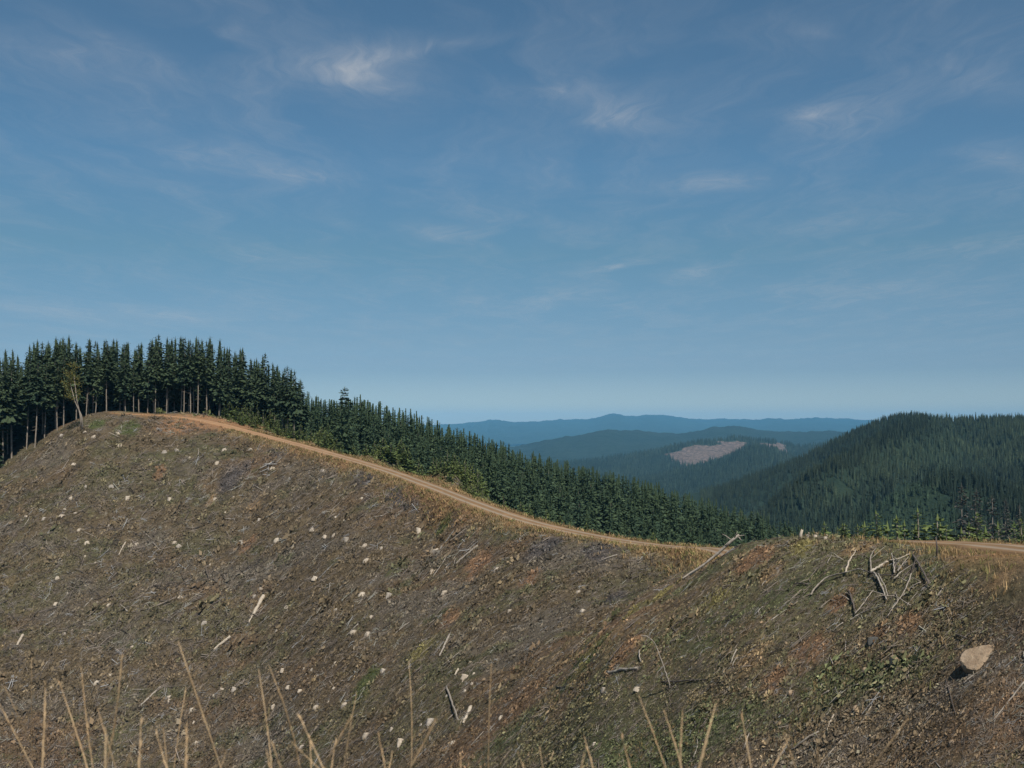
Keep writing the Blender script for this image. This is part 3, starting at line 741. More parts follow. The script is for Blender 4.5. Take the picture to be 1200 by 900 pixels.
for i, (x, y, z, h, front, u) in enumerate(tall):
    if u > 326 and i >= len(tall)-4: lab = ['taller of the two spires at the lower end of the hilltop wood', 'right hand spire of the close pair ending the hilltop wood', 'short thin conifer just right of the two spires ending the wood', 'dark conifer just left of the two spires ending the wood'][i-(len(tall)-4)]
    elif front and u < 92: lab = 'tall conifer with long bare trunk in the row along the steep left forest edge'
    elif front: lab = 'tall conifer with pale bare trunk in the row facing the clearcut on the hilltop'
    elif u < 92: lab = 'tall dark conifer crowded behind the bare trunks of the left forest edge'
    elif u < 250: lab = 'tall dark conifer crowded behind the pale trunks on the hilltop'
    else: lab = 'tall dark conifer behind green saplings above the upper bend of the road'
    kd = tall_kinds[random.choice([0, 1, 2, 4]) if front and u < 262 else random.choice([0, 1, 3, 3, 5])]
    if not front and (y > (float(np.interp(u, fe_u, fe_d))+14 if u < 262 else 356) or random.random() < .2): kd = deep_kind
    if front and 96 < u < 262 and random.random() < .28: kd = random.choice([tall_kinds[5], tall_kinds[3], deep_kind])
    place_tree(kd, 'tall_conifer', x, y, z-.2, h, random.uniform(.85, 1.2), lab, 'conifer', GT)

# dense stand behind the road; the trees that show most become things, the rest one mass
cand = []
n_t = 0
cells = {}
while n_t < 12000:
    n_t += 1
    u = random.uniform(322, 1010); d = math.sqrt(random.uniform(150**2, 440**2)); x = (u-600)/F*d
    if u > 900 and d > 420: continue
    g = float(ground(x, d)[0]); rdist, _, sd = road_near(np.array([x]), np.array([d]))
    if sd[0] < 0 or rdist[0] < (24 if u < 600 else 11): continue
    if u < 362 and d < 335: continue
    key = (int(x//4), int(d//4)); ok = True
    for ii in (-1, 0, 1):
        for jj in (-1, 0, 1):
            for (a, b) in cells.get((key[0]+ii, key[1]+jj), ()):
                if (a-x)**2+(b-d)**2 < 3.9**2: ok = False
    if not ok: continue
    cells.setdefault(key, []).append((x, d))
    hmax = world_pt(u, poly(u, sky_low)+abs(random.gauss(0, 5.0)), d)[2]-g
    hn = random.gauss(14.0, 2.4)*min(1, .5+(rdist[0]-8)/70)
    h = min(hn, hmax)
    if d > 340: h = max(h, min(hmax, 20))*random.uniform(.86, 1)
    if h < 4: continue
    cand.append((x, d, g, h, u))
cand.sort(key=lambda c: c[1])
# how much of each tree shows: paint from near to far
seen = np.zeros((460, 760), bool)   # pixels u 290..1050, v 400..860
# the spur and the hill in front hide what stands behind them
uu = np.arange(290, 1050, 4); colhit = cast(np.repeat(uu, 58), np.tile(np.arange(400, 860, 8), len(uu)))
cd = np.hypot(colhit[:, 0], colhit[:, 1]).reshape(len(uu), 58); cd = np.where(np.isfinite(cd), cd, 1e9)
def gd(u, v): return cd[min(max(int((u-290)//4), 0), len(uu)-1), min(max(int((v-400)//8), 0), 57)]
vis_n = []
for (x, d, g, h, u) in cand:
    _, vt = proj(x, d, g+h); _, vb = proj(x, d, g); wpx = h*.17*F/d; cnt = 0
    for v in range(int(vt), int(vb)):
        hwid = wpx*min(1, (v-vt)/(vb-vt)*1.15)*.8
        r0 = v-400
        if r0 < 0 or r0 >= 460: continue
        if gd(u, v) < d-6: break
        a = max(0, int(u-hwid-290)); b = min(760, int(u+hwid-290)+1)
        if b > a: s_ = seen[r0, a:b]; cnt += int((~s_).sum()); s_[:] = True
    vis_n.append(cnt)
order = np.argsort(-np.array(vis_n)); single = set(order[:285].tolist())
rest = []
for i, (x, d, g, h, u) in enumerate(cand):
    if i in single:
        if d > 330 and u < 560: lab = 'dark young conifer on the high skyline part of the stand behind the road'
        elif u < 480: lab = 'young conifer in the upper stand between hilltop wood and road'
        elif u < 700: lab = 'young conifer in the dense stand behind the middle of the road'
        elif u < 840: lab = 'young conifer in the dense stand behind the low end of the road'
        else: lab = 'young conifer rising out of the hollow behind the near spur'
        place_tree(plant_kinds[random.randrange(5)], 'young_conifer', x, d, g-.2, h, random.uniform(.85, 1.2), lab, 'conifer', 'young conifers of the stand behind the road')
    elif vis_n[i] > 0: rest.append((x, d, g-.2, h))

def slope(x, y, e=.6):
    g_ = np.c_[(ground(x+e, y)-ground(x-e, y))/(2*e), (ground(x, y+e)-ground(x, y-e))/(2*e)]
    m_ = np.hypot(g_[:, 0], g_[:, 1]); return g_*np.minimum(1, .8/np.maximum(m_, 1e-6))[:, None]
def scatter_mesh(name, templates, P_, S_, yaw, mat, wide=None, col=None, grad=None):
    """many copies merged in one mesh (ground cover and far woods only)"""
    Vs, Qs, Ts, Cs = [], [], [], []; off = 0; n = len(P_); pick = rng.integers(0, len(templates), n)
    for k, (tv, tf) in enumerate(templates):
        ix = np.where(pick == k)[0]
        if not len(ix): continue
        c, s = np.cos(yaw[ix])[:, None], np.sin(yaw[ix])[:, None]
        sx_ = S_[ix][:, None]*(wide[ix][:, None] if wide is not None else 1)
        x = (tv[None, :, 0]*c-tv[None, :, 1]*s)*sx_; y = (tv[None, :, 0]*s+tv[None, :, 1]*c)*sx_; z = tv[None, :, 2]*S_[ix][:, None]
        if grad is not None: z = z+x*grad[ix, 0:1]+y*grad[ix, 1:2]
        V = np.stack([x+P_[ix, 0:1], y+P_[ix, 1:2], z+P_[ix, 2:3]], -1).reshape(-1, 3)
        m_ = len(tv); base_ = (np.arange(len(ix))*m_+off)[:, None, None]
        for f in tf:
            if len(f): (Qs if f.shape[1] == 4 else Ts).append((f[None]+base_).reshape(-1, f.shape[1]))
        Vs.append(V); off += len(V)
        if col is not None: Cs.append(np.repeat(col[ix], m_, 0))
    fs = ([np.vstack(Qs)] if Qs else [])+([np.vstack(Ts)] if Ts else [])
    return new_mesh(name, np.vstack(Vs), fs, mat, {'Col': np.vstack(Cs)} if col is not None else None)
far_t = [conifer_crown(1, .02, .30, 10, 7, 1, 700+k, .25, .58, .05, .8, .35).arr() for k in range(4)]
mid_t = [conifer_crown(1, .04, .215, 19, 7, 3, 710+k, .18, .58, .08, .78, .25).arr() for k in range(4)]
A_ = np.array(rest); n = len(A_)
if n:
    me = scatter_mesh('conifer_stand', mid_t, A_[:, :3], A_[:, 3], rng.uniform(0, 6.28, n), M_plant, rng.uniform(.8, 1.2, n))
    tag(link('conifer_stand', me), 'dense mass of young conifers filling the slope behind the road', None, None, 'stuff')

def wood_colours(x, y, lo, hi):
    f = np.clip(.5+1.6*fbm(x/170, y/170, 23, 3)+.35*rng.normal(size=len(x)), 0, 1)[:, None]
    return (np.array(lo)*(1-f)+np.array(hi)*f)*np.exp(rng.normal(0, .18, len(x)))[:, None]
# wood over the hill across the valley
def hill_wood():
    n = 25000
    a = rng.uniform(R(6), R(28), n); r = np.sqrt(rng.uniform(250**2, 2050**2, n)); x = r*np.sin(a); y = r*np.cos(a)
    u = 600+F*x/y
    keep = (u > 820) & ((u > 950) | (r > 900))
    x, y, r, u = x[keep], y[keep], r[keep], u[keep]
    z = np.where(r < 668, ground(x, y), hill_h(x, y))
    h = 11.0+2.0*rng.normal(size=len(x)) + 5*fbm(x/150, y/150, 19, 3)
    _, v = proj(x, y, z)
    # younger planting on the wedge-shaped slope low on the hill
    wedge = inpoly(u, v, [(1062, 566), (1010, 612), (1000, 640), (1130, 640), (1115, 595), (1090, 575)])
    wedge = wedge | ((u > 1000) & (u < 1112) & (r < 640))
    h = np.where(wedge, 7.5, h)
    _, vt = proj(x, y, z+h); keep = (z+h < 200) & (h > 4)
    P_ = np.c_[x, y, z-.3][keep]; h = h[keep]; m = len(P_)
    wg = wedge[keep]; up, vp = proj(P_[:, 0], P_[:, 1], P_[:, 2]); age_shade = np.ones(m)
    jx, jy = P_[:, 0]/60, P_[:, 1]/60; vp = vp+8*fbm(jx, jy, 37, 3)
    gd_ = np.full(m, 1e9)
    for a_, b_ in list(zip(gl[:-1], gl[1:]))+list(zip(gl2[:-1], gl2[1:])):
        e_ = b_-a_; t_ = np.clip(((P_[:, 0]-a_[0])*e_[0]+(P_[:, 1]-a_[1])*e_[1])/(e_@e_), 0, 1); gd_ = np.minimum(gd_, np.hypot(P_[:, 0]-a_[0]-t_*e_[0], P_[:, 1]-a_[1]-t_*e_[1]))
    age_shade *= 1-.55*np.exp(-(gd_/48)**2)                                     # gully shade painted into the tree colours along the creeks
    age_shade[inpoly(up, vp, [(830, 600), (840, 560), (1000, 490), (1085, 470), (1092, 505), (1050, 520), (960, 570), (900, 610)])] *= .74  # left ridge: its shaded flank put into the tree colours
    age_shade[inpoly(up, vp, [(940, 615), (1000, 560), (1060, 525), (1110, 512), (1150, 530), (1090, 560), (1030, 585), (1000, 615)])] *= 1.32  # spur: sunlit face put into the tree colours as a lighter tone
    age_shade[inpoly(up, vp, [(1100, 560), (1250, 540), (1250, 640), (1125, 640), (1108, 600)])] *= .78
    h = np.where((gd_ < 50) & ~wg, h*1.25, h)
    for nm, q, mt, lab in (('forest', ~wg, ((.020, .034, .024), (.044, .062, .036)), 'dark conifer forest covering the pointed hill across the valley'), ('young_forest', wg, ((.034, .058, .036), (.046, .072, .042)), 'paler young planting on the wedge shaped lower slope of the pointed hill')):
        k_ = int(q.sum()); me = scatter_mesh(nm, far_t, P_[q], h[q], rng.uniform(0, 6.28, k_), M_woods, rng.uniform(.85, 1.35, k_)*(1.4 if nm == 'young_forest' else 1), wood_colours(P_[q, 0], P_[q, 1], *mt)*age_shade[q][:, None])
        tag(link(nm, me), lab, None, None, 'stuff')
hill_wood()
def ridge_wood(name, label, hill, n, hgt, maxt):
    X, D, Z, cm = hill; n1, n2 = X.shape
    i = rng.uniform(0, n1*maxt, n); j = rng.uniform(0, n2-1.01, n)
    x = bil(X, i, j); y = bil(D, i, j); z = bil(Z, i, j); c = bil(cm, i, j)
    k = c < .3; x, y, z = x[k], y[k], z[k]; m = len(x)
    me = scatter_mesh(name, cone_t, np.c_[x, y, z-1], hgt*rng.uniform(.6, 1.2, m), rng.uniform(0, 6.28, m), M_woods, rng.uniform(.9, 1.5, m), wood_colours(x, y, (.018, .032, .024), (.036, .054, .036)))
    tag(link(name, me), label, None, None, 'stuff')
cone_t = [conifer_crown(1, .0, .30, 5, 6, 1, 730+k, .3, .6, .0, 1.2, .4).arr() for k in range(3)]
ridge_wood('valley_forest', 'distant blue green forest on the hazy valley hill', hd, 15000, 24, .78)
ridge_wood('distant_forest', 'distant forest round the pinkish felled patch', hc, 14000, 22, .78)

# saplings along the road
sp = []
def sapling(u, d, h, lab, grp='bright green saplings along the road', kind=None, w_=1.0):
    x = (u-600)/F*d; z = float(ground(x, d)[0]); sp.append((x, d))
    place_tree(kind or sap_kinds[random.randrange(4)], 'conifer_sapling', x, d, z-.1, h, random.uniform(.95, 1.35)*w_, lab, 'sapling', grp)
n_t = 0
seg_l = np.r_[0, np.cumsum(np.hypot(*np.diff(road_c[:, :2], axis=0).T))]
while len(sp) < 265 and n_t < 6000:
    n_t += 1
    s = random.uniform(14, 205); p = np.array([np.interp(s, seg_l, road_c[:, k]) for k in range(3)]); q = np.array([np.interp(s+1, seg_l, road_c[:, k]) for k in range(3)])
    tg = (q-p)[:2]; tg /= np.hypot(*tg); nm = np.array([-tg[1], tg[0]])
    far_ = s < 120
    off = random.uniform(5.5, 25 if far_ else 12)
    x, y = p[:2]+nm*off
    if any((a-x)**2+(b-y)**2 < 1.7**2 for a, b in sp): continue
    u = 600+F*x/y
    if u < 262: continue
    lab = 'bright green sapling in the band beside the upper road' if u < 470 else ('bright green sapling along the far side of the road on the long descent' if u < 640 else 'small green conifer at the far edge of the road near its low point')
    h = random.uniform(2.0, 4.6)+(off-5.5)*(.15 if far_ else .28)
    sapling(u, y, h, lab)
# bushes and small conifers behind the near spur
for (u, d, vt, w_, lab) in [(1027, 92, 597, 1.5, 'broad young conifer behind the crest left of the tallest roadside one'), (1075, 88, 594, 1.7, 'broadest bright young conifer behind the roadside grass'),
                            (1143, 86, 599, 1.7, 'broad dark green young conifer nearest the road bend on the right'), (988, 97, 612, 1.4, 'small green conifer behind the grassy crest of the spur'),
                            (1052, 96, 603, 1.2, 'narrow young conifer between two broad ones behind the crest'), (1098, 93, 602, 1.2, 'slim green conifer just left of the broad dark one near the road bend'),
                            (1195, 84, 606, 1.4, 'young conifer behind the road closest to the right photo edge'), (950, 99, 617, 1.2, 'low green conifer behind the pale stubs on the spur crest'), (1012, 100, 610, 1.1, 'low green conifer peeping over the spur crest')]:
    x = (u-600)/F*d; z = float(ground(x, d)[0]); h = world_pt(u, vt, d)[2]-z
    sapling(u, d, max(h, 1.5), lab, 'young conifers behind the near crest', sap_kinds[random.randrange(4)], w_*.8)
for (u, d, vt, lab) in [(1127, 300, 566, 'tallest of the grey dead conifers beyond the road bend'), (1140, 310, 572, 'second grey dead conifer close right of the tallest one'),
                        (1160, 320, 580, 'grey brown dead conifer among the dark trees behind the road bend'), (1178, 330, 584, 'thin grey dead conifer nearest the right edge of the wood'), (1190, 300, 590, 'stunted grey dead conifer low at the wood edge')]:
    x = (u-600)/F*d; z = float(ground(x, d)[0]); h = max(world_pt(u, vt, d)[2]-z, 3)
    place_tree(dead_kinds[random.randrange(2)], 'dead_conifer', x, d, z-.2, h, 1.0, lab, 'dead tree', 'dead conifers beyond the road bend')
for q in range(20):
    u = 965+q*12+random.uniform(-4, 4); d = random.uniform(88, 104); x = (u-600)/F*d; z = float(ground(x, d)[0]); h = world_pt(u, random.uniform(608, 621), d)[2]-z
    sapling(u, d, max(h, 1.2), 'low green conifer in the hedge of saplings behind the near road', 'low saplings behind the near road', None, .9)
# ragged tree that overtops the stand
x = (403-600)/F*355; z = float(ground(x, 355)[0])
place_tree((27.0, conifer_crown(27, .62, 3.3, 12, 7, 5, 801, .1, .35, .1, 1.3).mesh('crown', M_fir), tall_kinds[0][2]), 'ragged_conifer', x, 355, z, world_pt(403, 453, 355)[2]-z, 1.0, 'ragged flat topped conifer overtopping the skyline of the lower stand', 'conifer', None)

# leafy tree turning yellow at the wood's edge
def alder():
    d = 304; u = 96; x = (u-600)/F*d; z = float(ground(x, d)[0])
    root = bpy.data.objects.new('leafy_tree', None); C.objects.link(root); root.location = (x, d, z)
    tag(root, 'leafy tree turning yellow with two leaning pale trunks at the wood edge', 'tree')
    for k, (dx, top) in enumerate(((-2.6, 15), (-3.8, 13))):
        g = Geo(); g.tube([[.5*k, 0, -.6], [.3*k-.4, 0, 4], [dx*.5, -.2, 8], [dx*.85, -.3, top]], [.24, .2, .14, .05], 7); link('trunk', g.mesh('trunk', M_bark, True), root)
    g = Geo(); r_ = np.random.default_rng(5)
    for c in range(26):
        cz = r_.uniform(8.5, 18); rad_ = 2.3*math.sin(math.pi*min(1, max(.12, (cz-7.5)/11.5)))**.7; a = r_.uniform(0, 6.28); rr_ = rad_*math.sqrt(r_.random())
        cc = np.array([-2.9+rr_*math.cos(a), rr_*math.sin(a), cz])
        for k in range(38):
            p = cc+r_.normal(0, .5, 3); d_ = r_.normal(size=3); d_ /= np.linalg.norm(d_); s_ = np.cross(d_, r_.normal(size=3)); s_ /= np.linalg.norm(s_)
            g.quad([p, p+d_*.2+s_*.12, p+d_*.42, p+d_*.2-s_*.12])
    link('crown', g.mesh('crown', M_alder), root)
alder()

# ------------------------------------------------------------------ ground cover (uncountable): low plants, slash, dry grass
def leaf_clump(rs, n, flat=.55, lw=.42):
    r_ = np.random.default_rng(rs); g = Geo()
    for k in range(n):
        a = r_.uniform(0, 6.28); e = r_.uniform(.1, 1.3); rad_ = r_.uniform(.35, 1.0)
        p = np.array([math.cos(a)*math.cos(e)*rad_, math.sin(a)*math.cos(e)*rad_, math.sin(e)*rad_*flat])
        d_ = p/np.linalg.norm(p)+r_.normal(0, .5, 3); d_ /= np.linalg.norm(d_); s_ = np.cross(d_, r_.normal(size=3)); s_ /= np.linalg.norm(s_); l = r_.uniform(.35, .7)
        g.quad([p-d_*l*.4, p+s_*l*lw, p+d_*l*.6, p-s_*l*lw])
    return g.arr()
def twig_clump(rs, n):
    r_ = np.random.default_rng(rs); g = Geo()
    for k in range(n):
        a = r_.uniform(0, 6.28); c = np.array([r_.normal(0, .5), r_.normal(0, .5), r_.uniform(.05, .35)]); d_ = np.array([math.cos(a), math.sin(a), r_.normal(0, .25)])*r_.uniform(.4, 1.2)
        w_ = r_.uniform(.03, .07); g.tube([c-d_, c+d_], [w_, w_*.6], 3, False)
    return g.arr()
def tuft(rs, n):
    r_ = np.random.default_rng(rs); g = Geo()
    for k in range(n):
        a = r_.uniform(0, 6.28); b = np.array([r_.normal(0, .22), r_.normal(0, .22), 0]); l = r_.uniform(.5, 1.1); lean = r_.uniform(.1, .6); s_ = np.array([-math.sin(a), math.cos(a), 0])*.035
        m_ = b+np.array([math.cos(a)*lean*.3, math.sin(a)*lean*.3, l*.6]); t_ = b+np.array([math.cos(a)*lean, math.sin(a)*lean, l])
        g.quad([b-s_, b+s_, m_+s_*.8, m_-s_*.8]); g.quad([m_-s_*.8, m_+s_*.8, t_+s_*.1, t_-s_*.1])
    return g.arr()
def cleared_pixels(n, vmin=484, vmax=960, nearbias=0.0):
    u = rng.uniform(-60, 1260, n); v = rng.uniform(vmin, vmax, n)
    Pq = cast(u, v); ok = np.isfinite(Pq[:, 0]); Pq = Pq[ok]
    d = np.hypot(Pq[:, 0], Pq[:, 1]); uq = 600+F*Pq[:, 0]/Pq[:, 1]
    rdd, _, sd = road_near(Pq[:, 0], Pq[:, 1])
    wood = (uq < 300) & (Pq[:, 1] > np.interp(uq, fe_u, fe_d)+3)
    behind = (sd > 0) & (d > 120) & ((rdd > 30) | ((rdd > 9) & (uq > 660)))
    k = (d < 352) & (~wood) & (~behind) & (rdd > 2.6)
    return Pq[k], d[k], rdd[k]
def covers():
    P_, d, rdd = cleared_pixels(115000); n = len(P_)
    jit = rng.normal(0, .16, n)
    col = field_color(P_[:, 0], P_[:, 1], jit); col = patch_over(col, P_[:, 0], P_[:, 1], jit, .8); col = shoulder_over(col, P_[:, 0], P_[:, 1], jit)
    sdp = road_near(P_[:, 0], P_[:, 1])[2]; gb = (sdp > 0) & (rdd > 4.5+2.5*rng.random(n)) & (d > 120); col[gb] = np.array([.095, .105, .040])*np.exp(rng.normal(0, .22, gb.sum()))[:, None]
    col *= np.exp(rng.normal(0, .30, n))[:, None]
    soil = fbm(P_[:, 0]/2.5, P_[:, 1]/2.5, 88, 2)
    size = np.clip(.0022*d, .075, .5)*np.exp(rng.normal(0, .42, n))*(.7+1.2*np.clip(soil+.3, 0, 1))
    size *= np.where(rdd < 5, .6, 1)*np.where(gb, 1.5, 1)
    tm = [leaf_clump(k, 10, .7 if k % 2 else .45, .3) for k in range(8)]
    me = scatter_mesh('undergrowth', tm, P_-np.array([0, 0, .03]), size, rng.uniform(0, 6.28, n), M_debris, None, col, slope(P_[:, 0], P_[:, 1]))
    tag(link('undergrowth', me), 'low brown and olive regrowth covering the clearcut slope', None, None, 'stuff')
    P_, d, rdd = cleared_pixels(32000); k = rdd > 5; P_, d = P_[k], d[k]; n = len(P_)
    lum = np.exp(rng.normal(0, .5, n))[:, None]; lum[rng.random(n) < .12] *= 2.1; col = np.clip(np.array([.155, .130, .108])*lum, .03, .32)
    me = scatter_mesh('slash_debris', [twig_clump(40+q, 5) for q in range(6)], P_, np.clip(.0024*d, .10, .6)*np.exp(rng.normal(0, .4, n)), rng.uniform(0, 6.28, n), M_debris, None, col, slope(P_[:, 0], P_[:, 1]))
    tag(link('slash_debris', me), 'grey twigs and broken slash strewn over the clearcut slope', None, None, 'stuff')
    # dry grass: crest of the spur, road verges, sprinkled over the near slope
    s = rng.uniform(40, seg_l[-1], 9000); c = np.c_[[np.interp(s, seg_l, road_c[:, k]) for k in range(2)]].T; c2 = np.c_[[np.interp(s+.5, seg_l, road_c[:, k]) for k in range(2)]].T
    tg = c2-c; tg /= np.maximum(np.hypot(tg[:, 0], tg[:, 1]), 1e-6)[:, None]; nm = np.c_[-tg[:, 1], tg[:, 0]]
    off = (2.5+np.abs(rng.normal(0, 2.2, len(s))))*rng.choice([-1, 1], len(s)); xy = c+nm*off[:, None]
    Pn, dn, _ = cleared_pixels(16000, 620, 900); kk = dn < 115; Pn = Pn[kk]
    kk = fbm(Pn[:, 0]/6, Pn[:, 1]/6, 99, 3) > .12; Pn = Pn[kk]
    xs = np.r_[xy[:, 0], Pn[:, 0]]; ys = np.r_[xy[:, 1], Pn[:, 1]]; rd_, _, _ = road_near(xs, ys); k = rd_ > 2.25; xs, ys = xs[k], ys[k]
    n = len(xs); dd = np.hypot(xs, ys); zs = ground(xs, ys)
    col = np.array([.40, .27, .12])*np.exp(rng.normal(0, .28, n))[:, None]*np.where(rng.random(n) < .25, np.array([[.7], [.9], [.7]]), 1).T if False else np.array([.27, .185, .095])*np.exp(rng.normal(0, .28, n))[:, None]
    gsel = rng.random(n) < .3; col[gsel] = np.array([.17, .16, .06])*np.exp(rng.normal(0, .2, gsel.sum()))[:, None]
    far_ = dd > 120
    me = scatter_mesh('dry_grass', [tuft(60+q, 7) for q in range(5)], np.c_[xs, ys, zs-.03], np.where(far_, rng.uniform(.3, .75, n), np.where((rd_[k] < 9) & (rd_[k] > 4), rng.uniform(.16, .46, n), rng.uniform(.10, .27, n))), rng.uniform(0, 6.28, n), M_debris, np.where(far_, 2.0, 1.1), col)
    tag(link('dry_grass', me), 'golden dry grass along the road and over the spur crest', None, None, 'stuff')
covers()

# ------------------------------------------------------------------ countable things on the slope
def stump_mesh(rs):
    r_ = np.random.default_rng(rs); g = Geo(); n = 10; rows = [(-.4, 1.4), (0, 1.3), (.12, 1.12), (.28, 1.0), (.42, .9)]
    lob = 1+.14*np.sin(3*np.linspace(0, 6.283, n, endpoint=False)+r_.uniform(0, 6))+r_.normal(0, .05, n); k0 = 0
    for (z, r) in rows:
        for j in range(n): th = 6.2832*j/n; q = r*(1+(lob[j]-1)*(1.6 if z < .2 else .8)); g.V.append([q*math.cos(th)*.5, q*math.sin(th)*.5, z+(.10*math.cos(th) if z > .4 else 0)])
    g.n = len(g.V)
    for i in range(len(rows)-1):
        for j in range(n): j2 = (j+1) % n; g.Q.append((i*n+j, i*n+j2, (i+1)*n+j2, (i+1)*n+j))
    g.V.append([0, 0, .46]); top = g.n
    for j in range(n): g.T.append(((len(rows)-1)*n+j, (len(rows)-1)*n+(j+1) % n, top))
    V, Fc = g.arr(); mi = np.r_[np.zeros(len(Fc[0])), np.ones(len(Fc[1]))]
    return new_mesh('tree_stump', V, Fc, mats=[M_palewood, M_palewood] if rs % 3 else [M_wood, M_palewood], mat_idx=mi)
stumps = [stump_mesh(k) for k in range(6)]
marked = [(101, 570, 'stump'), (83, 584, 'lone white stump high on the left slope'), (150, 584, 'larger white stump on the upper left slope'), (131, 570, None), (199, 585, None), (253, 585, 'white stump beside a small tan patch of earth on the slope'), (52, 608, None), (32, 605, None), (73, 605, None), (88, 602, None), (93, 621, None), (102, 636, None),
          (128, 616, None), (160, 638, None), (128, 709, 'lone bright stump on the lower left slope'), (304, 609, 'wide white stump on the middle of the slope'), (248, 661, None), (307, 689, 'upper of two white stumps above the pale split log'), (298, 699, 'lower and larger of two white stumps above the pale split log'), (370, 678, 'white stump beside a dark green bush on the slope'), (320, 549, None), (378, 552, None), (367, 621, None), (381, 629, None), (283, 636, None),
          (138, 508, None), (141, 522, None), (193, 530, None), (110, 512, None), (100, 506, None), (72, 511, None), (60, 520, None), (87, 544, None), (208, 528, None), (254, 543, None), (263, 528, None), (294, 527, None), (319, 549, None), (325, 633, None), (240, 730, None), (212, 700, None), (205, 636, None), (210, 640, None), (352, 810, None), (332, 785, None), (198, 818, None), (199, 821, None), (226, 832, None), (275, 808, None), (274, 807, None),
          (428, 640, None), (406, 632, None), (430, 657, None), (507, 670, None), (511, 646, None), (491, 622, None), (425, 697, None), (456, 698, None), (432, 743, None), (521, 695, None), (583, 668, None), (598, 716, None), (371, 829, None), (404, 827, None), (430, 862, None), (748, 807, None), (708, 808, None), (697, 871, None)]
mk = cast([m[0] for m in marked], [m[1] for m in marked])
GS = 'pale stumps scattered over the clearcut slope'
nst = 0
def stump(p, dia, label):
    global nst
    o = link('tree_stump', stumps[nst % 6]); nst += 1
    o.location = (p[0], p[1], p[2]-.05); o.scale = (dia, dia, dia*random.uniform(.8, 1.3)); o.rotation_euler = (random.gauss(.1, .12), random.gauss(0, .12), random.uniform(0, 6.28))
    tag(o, label, 'stump', GS)
for p, m_ in zip(mk, marked):
    if np.isfinite(p[0]): stump(p, random.uniform(.75, 1.15)*min(1, max(.35, np.hypot(p[0], p[1])/200)), m_[2] if m_[2] and m_[2] != 'stump' else 'small pale stump among the many dotting the clearcut slope')
Pq, dq, rq = cleared_pixels(3000, 492, 880)
k = (dq > 110) & (rq > 8) & (fbm(Pq[:, 0]/18, Pq[:, 1]/18, 57, 3) > -.02); Pq, dq = Pq[k], dq[k]
for i in rng.permutation(len(Pq))[:135]:
    stump(Pq[i], min(random.lognormvariate(math.log(.42), .35), .95), 'small pale stump among the many dotting the clearcut slope')

def stick_mesh(name, path, r0, r1, mat, sides=7, forks=0, rs=0):
    g = Geo(); path = np.asarray(path, float)
    q_ = np.linspace(0, len(path)-1, 2*len(path)-1); path = np.c_[[np.interp(q_, np.arange(len(path)), path[:, c_]) for c_ in range(3)]].T; n = len(path)
    r_ = np.random.default_rng(int(abs(path.sum()*1000)) % 99991)
    path[1:-1] += r_.normal(0, 1, (n-2, 3))*min(r0*.22, .025)
    g.tube(path, np.linspace(r0, r1, n)*r_.uniform(.82, 1.18, n), sides)
    return g.mesh(name, mat, True)
def ground_line(pa, pb, k=6, lift=0.0, bend=0.0):
    """points between two ground spots, lying on the surface between"""
    A, B = pa, pb; t_ = np.linspace(0, 1, k); L = np.c_[[A[q]+(B[q]-A[q])*t_ for q in range(3)]].T
    L[:, 2] = np.maximum(L[:, 2], ground(L[:, 0], L[:, 1])-.05)
    s_ = np.array([-(B-A)[1], (B-A)[0], 0]); s_ /= np.linalg.norm(s_)+1e-9
    L += s_[None]*(bend*np.sin(np.pi*t_))[:, None]; L[:, 2] += lift
    return L
def log(name, ua, va, ub, vb, r0, r1, mat, label, cat, group=None, lift=None, bend=0.0):
    c = cast([ua, ub], [va, vb])
    if not np.isfinite(c).all(): return None
    A, B = c
    # keep the far end from jumping to another slope
    if abs(np.hypot(*A[:2])-np.hypot(*B[:2])) > 25:
        dA = A[1]; B = world_pt(ub, vb, dA+3)
    if ua > 600: r0, r1 = r0*.6, r1*.6
    path = ground_line(A, B, 7, r0*.8 if lift is None else lift, bend); org = path[0].copy()
    o = link(name, stick_mesh(name, path-org, r0, r1, mat), loc=org); tag(o, label, cat, group); return o
GL = 'pale logs lying on the clearcut slope'
log('fallen_log', 309, 700, 297, 722, .45, .32, M_palewood, 'thick pale split log below two white stumps on the slope', 'log', GL)
log('fallen_log', 296, 722, 291, 731, .2, .14, M_palewood, 'thin pale splinter at the lower end of the split log', 'log', GL)
log('fallen_log', 270, 747, 250, 763, .3, .22, M_palewood, 'pale log pointing down left on the mid slope', 'log', GL)
log('fallen_log', 27, 745, 19, 759, .3, .22, M_palewood, 'short pale log alone at the far left of the slope', 'log', GL)
log('fallen_log', 188, 806, 161, 831, .2, .14, M_wood, 'slender broken grey log on the lower left slope', 'log', GL)
log('fallen_log', 148, 634, 139, 651, .16, .12, M_palewood, 'thin pale pole on the upper left slope', 'log', GL)
log('fallen_log', 152, 800, 146, 812, .15, .1, M_wood, 'short thin grey pole low on the left slope', 'log', GL)
log('fallen_log', 110, 700, 98, 712, .12, .1, M_wood, 'thin grey pole on the left slope above the foreground stalks', 'log', GL)
log('fallen_log', 560, 640, 530, 665, .2, .12, M_wood, 'weathered grey log lying just below the road', 'log', GL)
log('fallen_log', 527, 745, 515, 770, .2, .1, M_wood, 'grey log standing steep on the middle slope', 'log', GL)
log('fallen_log', 552, 830, 543, 849, .22, .16, M_palewood, 'pale log just left of the tall brown stalk at the valley bottom', 'log', GL)
log('fallen_log', 537, 785, 533, 792, .15, .1, M_palewood, 'tiny pale log in the bottom of the gully', 'log', GL)
log('fallen_log', 523, 805, 537, 845, .14, .1, M_wood, 'long thin grey pole running down to the gully', 'log', GL)
log('fallen_log', 712, 790, 748, 785, .22, .16, M_wood, 'grey log lying level on the near end of the rib', 'log', GL)
